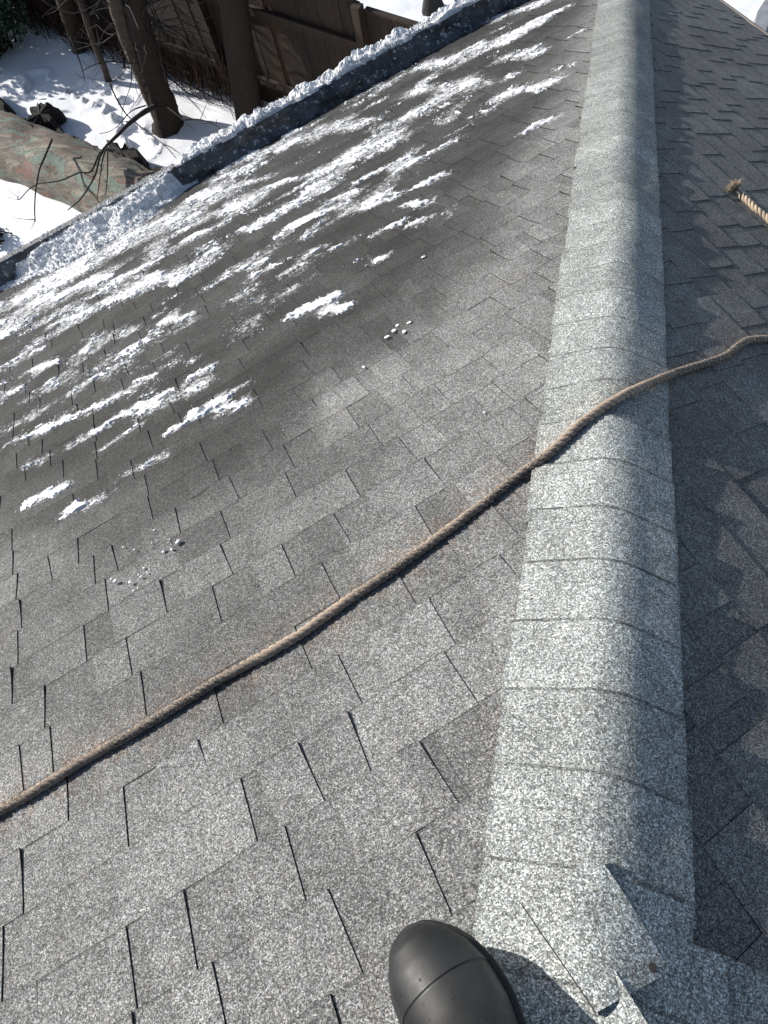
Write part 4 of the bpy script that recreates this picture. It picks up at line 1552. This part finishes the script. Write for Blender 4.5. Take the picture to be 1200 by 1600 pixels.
for i, (pts, wd) in enumerate(T['twigs']):
    P = smooth_path(pts, 4); n = len(P)
    mb = MB()
    w1 = wd * 1.15
    mb.tube(P, [max(.0025, w1 * (1 - .6 * j / (n - 1))) for j in range(n)], 6, rough=.12, seed=i)
    # side spurs
    for _ in range((3 if len(pts) > 3 else 1) if wd < .02 and pts[0][2] > -4.55 else 0):
        j = rng.randint(1, n - 2) if n > 3 else 0
        d = Vector((rng.uniform(-1, 1), rng.uniform(-1, 1), rng.uniform(-.3, 1))).normalized()
        L = rng.uniform(.05, .22)
        mb.tube([P[j], P[j] + d * L * .5, P[j] + d * L + Vector((0, 0, .02))], [w1 * .35, w1 * .25, .002], 4)
    mb.build('branch', M_TWIG, tree, True)

# fine crown twigs higher on the tree and against the fence
mb = MB()
for i in range(120):
    base = t1[3].lerp(t1[-1], rng.random()) if rng.random() < .6 else t2[2].lerp(t2[-1], rng.random())
    d = Vector((rng.uniform(-1, 1), rng.uniform(-.6, 1), rng.uniform(-.5, .5))).normalized()
    p = base; pts = [p]; 
    for k in range(7):
        d = (d + Vector((rng.gauss(0, .25), rng.gauss(0, .25), rng.gauss(0, .22)))).normalized(); p = p + d * rng.uniform(.10, .2); pts.append(p)
    mb.tube(pts, [(.007 if i % 3 else .011) * (1 - .11 * k) for k in range(8)], 4)
mb.build('twigs', M_TWIG, tree)

def sapling(pts, w, mat, label, seed, name='sapling'):
    P = smooth_path(pts, 5); n = len(P)
    P[0].z = ZG - .03
    o = empty(name, tuple(P[0]), label, 'sapling')
    mb = MB(); mb.tube(P, [w * (1.15 - .35 * i / n) for i in range(n)], 10, rough=.1, seed=seed); mb.build('trunk', mat, o, True)
    R = random.Random(seed); mb = MB()
    for _ in range(10):
        b = P[R.randint(n // 4, n - 1)]; d = Vector((R.uniform(-1, 1), R.uniform(-1, 1), R.uniform(0, .8))).normalized()
        q = b + d * .2; mb.tube([b, q, q + (d + Vector((R.gauss(0, .4), R.gauss(0, .4), .2))).normalized() * .25], [w * .25, w * .18, .002], 4)
    mb.build('branch', M_TWIG, o)
    return o
st = T['stems']
sapling(st[0][0], st[0][1] * .85, M_BARK2, 'pale slender leaning trunk left of the bare tree, its foot in trodden snow', 21)
sapling(st[1][0], st[1][1] * .8, M_BARK, 'thin dark stem between the pale leaning trunk and the bare tree', 22)
sapling(st[2][0], st[2][1] * 1.2, M_BARK, 'thin stem right of the bare tree, left one of two by the fence', 23)
sapling(st[3][0], st[3][1] * 1.2, M_BARK, 'thin stem right of the bare tree, right one of two by the fence', 24)
# thick stump-like trunk at the back left
sp = T['stump']
w = (Vector(sp[2]) - Vector(sp[1])).length
sb = Vector(sp[0]); stp = Vector(sp[3]) + Vector((0, 0, .15))
mb = MB(); mb.tube([sb - upv * .05, sb.lerp(stp, .3), sb.lerp(stp, .7), stp, stp + (stp - sb)], [w * .55, w * .5, w * .48, w * .45, w * .4], 14, rough=.08, seed=6)
o = mb.build('tree_trunk', simple('mossy_bark', (.07, .05, .03), .95, 14, .6, .012, col2=(.03, .026, .022)), None, True)
tag(o, 'thick brown trunk behind the saplings near the top left corner', 'tree trunk')
# trunk with a flared foot beyond the fence
tb3 = Vector(T['trunk3'][0]); 
mb = MB(); P = [tb3 + Vector((0, .12, z)) for z in (-.05, .08, .2, .4, .8, 1.6, 3.2)]
mb.tube(P, [.17, .14, .10, .075, .065, .06, .055], 14, rough=.12, seed=8)
o = mb.build('tree_trunk', simple('grey_bark', (.055, .052, .05), .95, 24, .5, .015), None, True)
tag(o, 'grey trunk with flared foot in the bluish snow beyond the fence', 'tree trunk')

# brown dry brush along the foot of the fence
mb = MB(); R = random.Random(12)
for _ in range(1500):
    x = R.uniform(-4.5, 1.9); off = abs(R.gauss(0, .13)) + .06
    p = FA + fd * x + fn * off; p.z = ZG + .0
    h = R.uniform(.2, .75); ln = Vector((R.gauss(0, .22), R.gauss(0, .22), 1)) * h
    mb.tube([p, p + ln * .5 + Vector((R.gauss(0, .03), R.gauss(0, .03), 0)), p + ln], [.0045, .0035, .0015], 3, cap=False)
o = mb.build('dry_brush', simple('dry_brush_stems', (.075, .046, .034), .95, 9, .5), None)
tag(o, 'reddish brown dry brush along the foot of the fence', 'brush', kind='stuff')

# leafy bushes
def leafy(name, cen, rad, n, label, seed, leaf=.05, mat=None):
    R = np.random.RandomState(seed)
    root = empty(name, (cen[0], cen[1], ZG), label, 'bush')
    V = []; F = []
    k = 0
    cl = R.randn(26, 3); cl /= np.linalg.norm(cl, axis=1)[:, None]; cl *= R.uniform(.3, 1, (26, 1)) * np.array(rad); cl += np.array(cen)
    for i in range(n):
        c = cl[R.randint(26)] + R.randn(3) * np.array(rad) * .17
        if c[2] < ZG: c[2] = ZG + R.rand() * .3
        a = R.randn(3); a /= np.linalg.norm(a); b = np.cross(a, R.randn(3)); b /= np.linalg.norm(b); c2 = np.cross(a, b)
        s = leaf * R.uniform(.6, 1.3)
        pts = [(-.1, 0), (.25, .42), (.5, .3), (1, 0), (.5, -.3), (.25, -.42)]
        V += [c + a * x * s + b * y * s + c2 * (.12 * s if abs(y) > .1 else 0) for x, y in pts]
        F.append(tuple(range(k, k + 6))); k += 6
    mesh_obj('foliage', V, F, mat, root)
    mb = MB()
    for i in range(26):
        base = Vector((cen[0] + R.randn() * .1, cen[1] + R.randn() * .1, ZG - .02)); e = Vector(cl[i])
        m = base.lerp(e, .5) + Vector(R.randn(3) * .06)
        mb.tube([base, m, e], [.016, .011, .004], 5)
    mb.build('stem', M_TWIG, root)
    return root
M_IVY = simple('dark_evergreen_leaf', (.022, .050, .024), .42, 3, .5, spec=.45)
bq = T['bush']
leafy('evergreen_bush', (bq[0][0] - .15, bq[0][1] - .2, ZG + .55), (.62, .62, .6), 2600, 'dark glossy evergreen bush at the top left corner above the snow', 31, .075, M_IVY)
leafy('evergreen_bush', (bq[0][0] - 2.3, bq[0][1] + .2, ZG + .9), (1.1, .9, 1.2), 2600, 'tall dark evergreen bush added mostly outside the left edge to shade the snow', 32, .09, M_IVY)  # added left of the view to cast shade over the yard snow
b2 = T['bush2'][0]
leafy('low_bush', (b2[0] - .12, b2[1], ZG + .12), (.16, .14, .12), 420, 'low dark bush tip by the eave at the left edge', 33, .035, M_IVY)

# ------------------------------------------------------------------ fallen log with paint marks
lg = T['log']
e0 = Vector((-9.6, 6.63, ZG + .03)); e1_ = Vector((-4.9, 5.21, ZG + .03))
e0 = Vector((lg[0][0] - .13 - 1.3, lg[0][1] - .42 + .40, ZG + .04)); e1_ = Vector((lg[1][0] - .13 + .9, lg[1][1] - .42 - .27, ZG + .04))
M_LOG, ntl, bl_ = newmat('painted_weathered_log')
tcl = N(ntl, 'TexCoord')
mpl = N(ntl, 'Mapping', inp={'Scale': (1.1, 3.4, 3.4), 'Rotation': (0, 0, math.atan2(e1_.y - e0.y, e1_.x - e0.x) * -1)}); 
mpl.vector_type = 'POINT'
ntl.links.new(tcl.outputs['Object'], mpl.inputs[0])
g1 = N(ntl, 'TexNoise', inp={'Scale': 3.0, 'Detail': 8, 'Roughness': .7, 'Distortion': 1.2}); ntl.links.new(mpl.outputs[0], g1.inputs['Vector'])
colg = mix(ntl, 'MIX', ramp(ntl, g1.outputs[0], [(.3, 0), (.7, 1)]), (.075, .062, .048), (.29, .255, .21))
pn = N(ntl, 'TexNoise', inp={'Scale': 1.5, 'Detail': 4, 'Distortion': 1.6}); ntl.links.new(mpl.outputs[0], pn.inputs['Vector'])
sp_ = N(ntl, 'SeparateColor'); ntl.links.new(pn.outputs['Color'], sp_.inputs[0])
colg = mix(ntl, 'MIX', ramp(ntl, sp_.outputs[0], [(.54, 0), (.60, .75)]), colg, (.24, .12, .09))
colg = mix(ntl, 'MIX', ramp(ntl, sp_.outputs[1], [(.53, 0), (.59, .75)]), colg, (.20, .27, .22))
colg = mix(ntl, 'MIX', ramp(ntl, sp_.outputs[2], [(.56, 0), (.63, .6)]), colg, (.42, .36, .28))
lv = N(ntl, 'TexNoise', inp={'Scale': 6.5, 'Detail': 2.5, 'Distortion': 3.0}); ntl.links.new(mpl.outputs[0], lv.inputs['Vector'])
line_ = ramp(ntl, lv.outputs[0], [(.43, 0), (.47, 1), (.505, 0), (.545, 0), (.565, 1), (.59, 0)])
colg = mix(ntl, 'MIX', mix(ntl, 'MULTIPLY', 1, line_, .85), colg, (.02, .022, .022))
ntl.links.new(colg, bl_.inputs['Base Color']); bl_.inputs['Roughness'].default_value = .9
bpl = N(ntl, 'Bump', inp={'Strength': .7, 'Distance': .02}); ntl.links.new(g1.outputs[0], bpl.inputs['Height']); ntl.links.new(bpl.outputs[0], bl_.inputs['Normal'])
mb = MB()
P = [e0.lerp(e1_, i / 30) for i in range(31)]
mb.tube(P, [.42 + .012 * math.sin(i * 1.1) for i in range(31)], 28, rough=.07, seed=3)
o = mb.build('fallen_log', M_LOG, None, True)
tag(o, 'huge weathered grey log with red and green paint marks lying in the snow', 'log')
M_SLAB = simple('dark_broken_bark', (.038, .034, .032), .9, 18, .6, .02, col2=(.012, .011, .011))
M_SLABTOP = snow_mat('slab_snow', 60, .004)
labs = ['dark ragged bark slab at the left edge beside the painted log', 'dark blocky bark slab half snowed, against the middle of the painted log', 'long dark bark slab where the painted log meets the eave']
for i, poly in enumerate(T['slabs']):
    c = np.mean(np.array(poly), axis=0); R = np.random.RandomState(60 + i)
    pts = []
    for j in range(len(poly)):
        a = np.array(poly[j]); b = np.array(poly[(j + 1) % len(poly)])
        for k in range(5):
            e = k / 5; pts.append(a * (1 - e) + b * e + np.array([R.uniform(-.05, .05), R.uniform(-.05, .05), 0]))
    m = len(pts); V = []; F = []
    for z, g in ((-.05, 1.05), (.08, 1.02), (.16, .95), (.24, .82)):
        for q_ in pts:
            V.append((c[0] + (q_[0] - c[0]) * g, c[1] + (q_[1] - c[1]) * g, ZG + z + R.uniform(-.035, .035)))
    for r_ in range(3):
        for j in range(m):
            a = r_ * m + j; b = r_ * m + (j + 1) % m; F.append((a, b, b + m, a + m))
    V.append((c[0], c[1], ZG + .25)); ci = len(V) - 1; fmm = [0] * len(F)
    for j in range(m):
        F.append((3 * m + j, 3 * m + (j + 1) % m, ci)); fmm.append(0)
    o = mesh_obj('bark_slab', V, F, [M_SLAB, M_SLABTOP], None, fmm)
    tag(o, labs[i], 'bark', 'broken bark slabs by the log')
# ragged strip of torn bark along the log's far edge: child of nothing, part of the ground litter
mb = MB(); R = random.Random(77)
dl_ = (e1_ - e0).normalized(); nn = Vector((-dl_.y, dl_.x, 0))
for i in range(46):
    x = R.uniform(.8, (e1_ - e0).length - .6)
    c = e0 + dl_ * x + nn * (.40 + R.uniform(-.02, .05)); c.z = ZG + R.uniform(.02, .14)
    a = R.uniform(-.6, .6)
    ax0 = (dl_ * math.cos(a) + nn * math.sin(a)); ax1 = Vector((-ax0.y, ax0.x, 0))
    mb.box(c, (ax0, ax1, upv), (R.uniform(.03, .10), R.uniform(.015, .05), R.uniform(.03, .09)))
o = mb.build('bark_litter', M_SLAB)
tag(o, 'torn dark bark litter along the far side of the painted log', 'bark', kind='stuff')
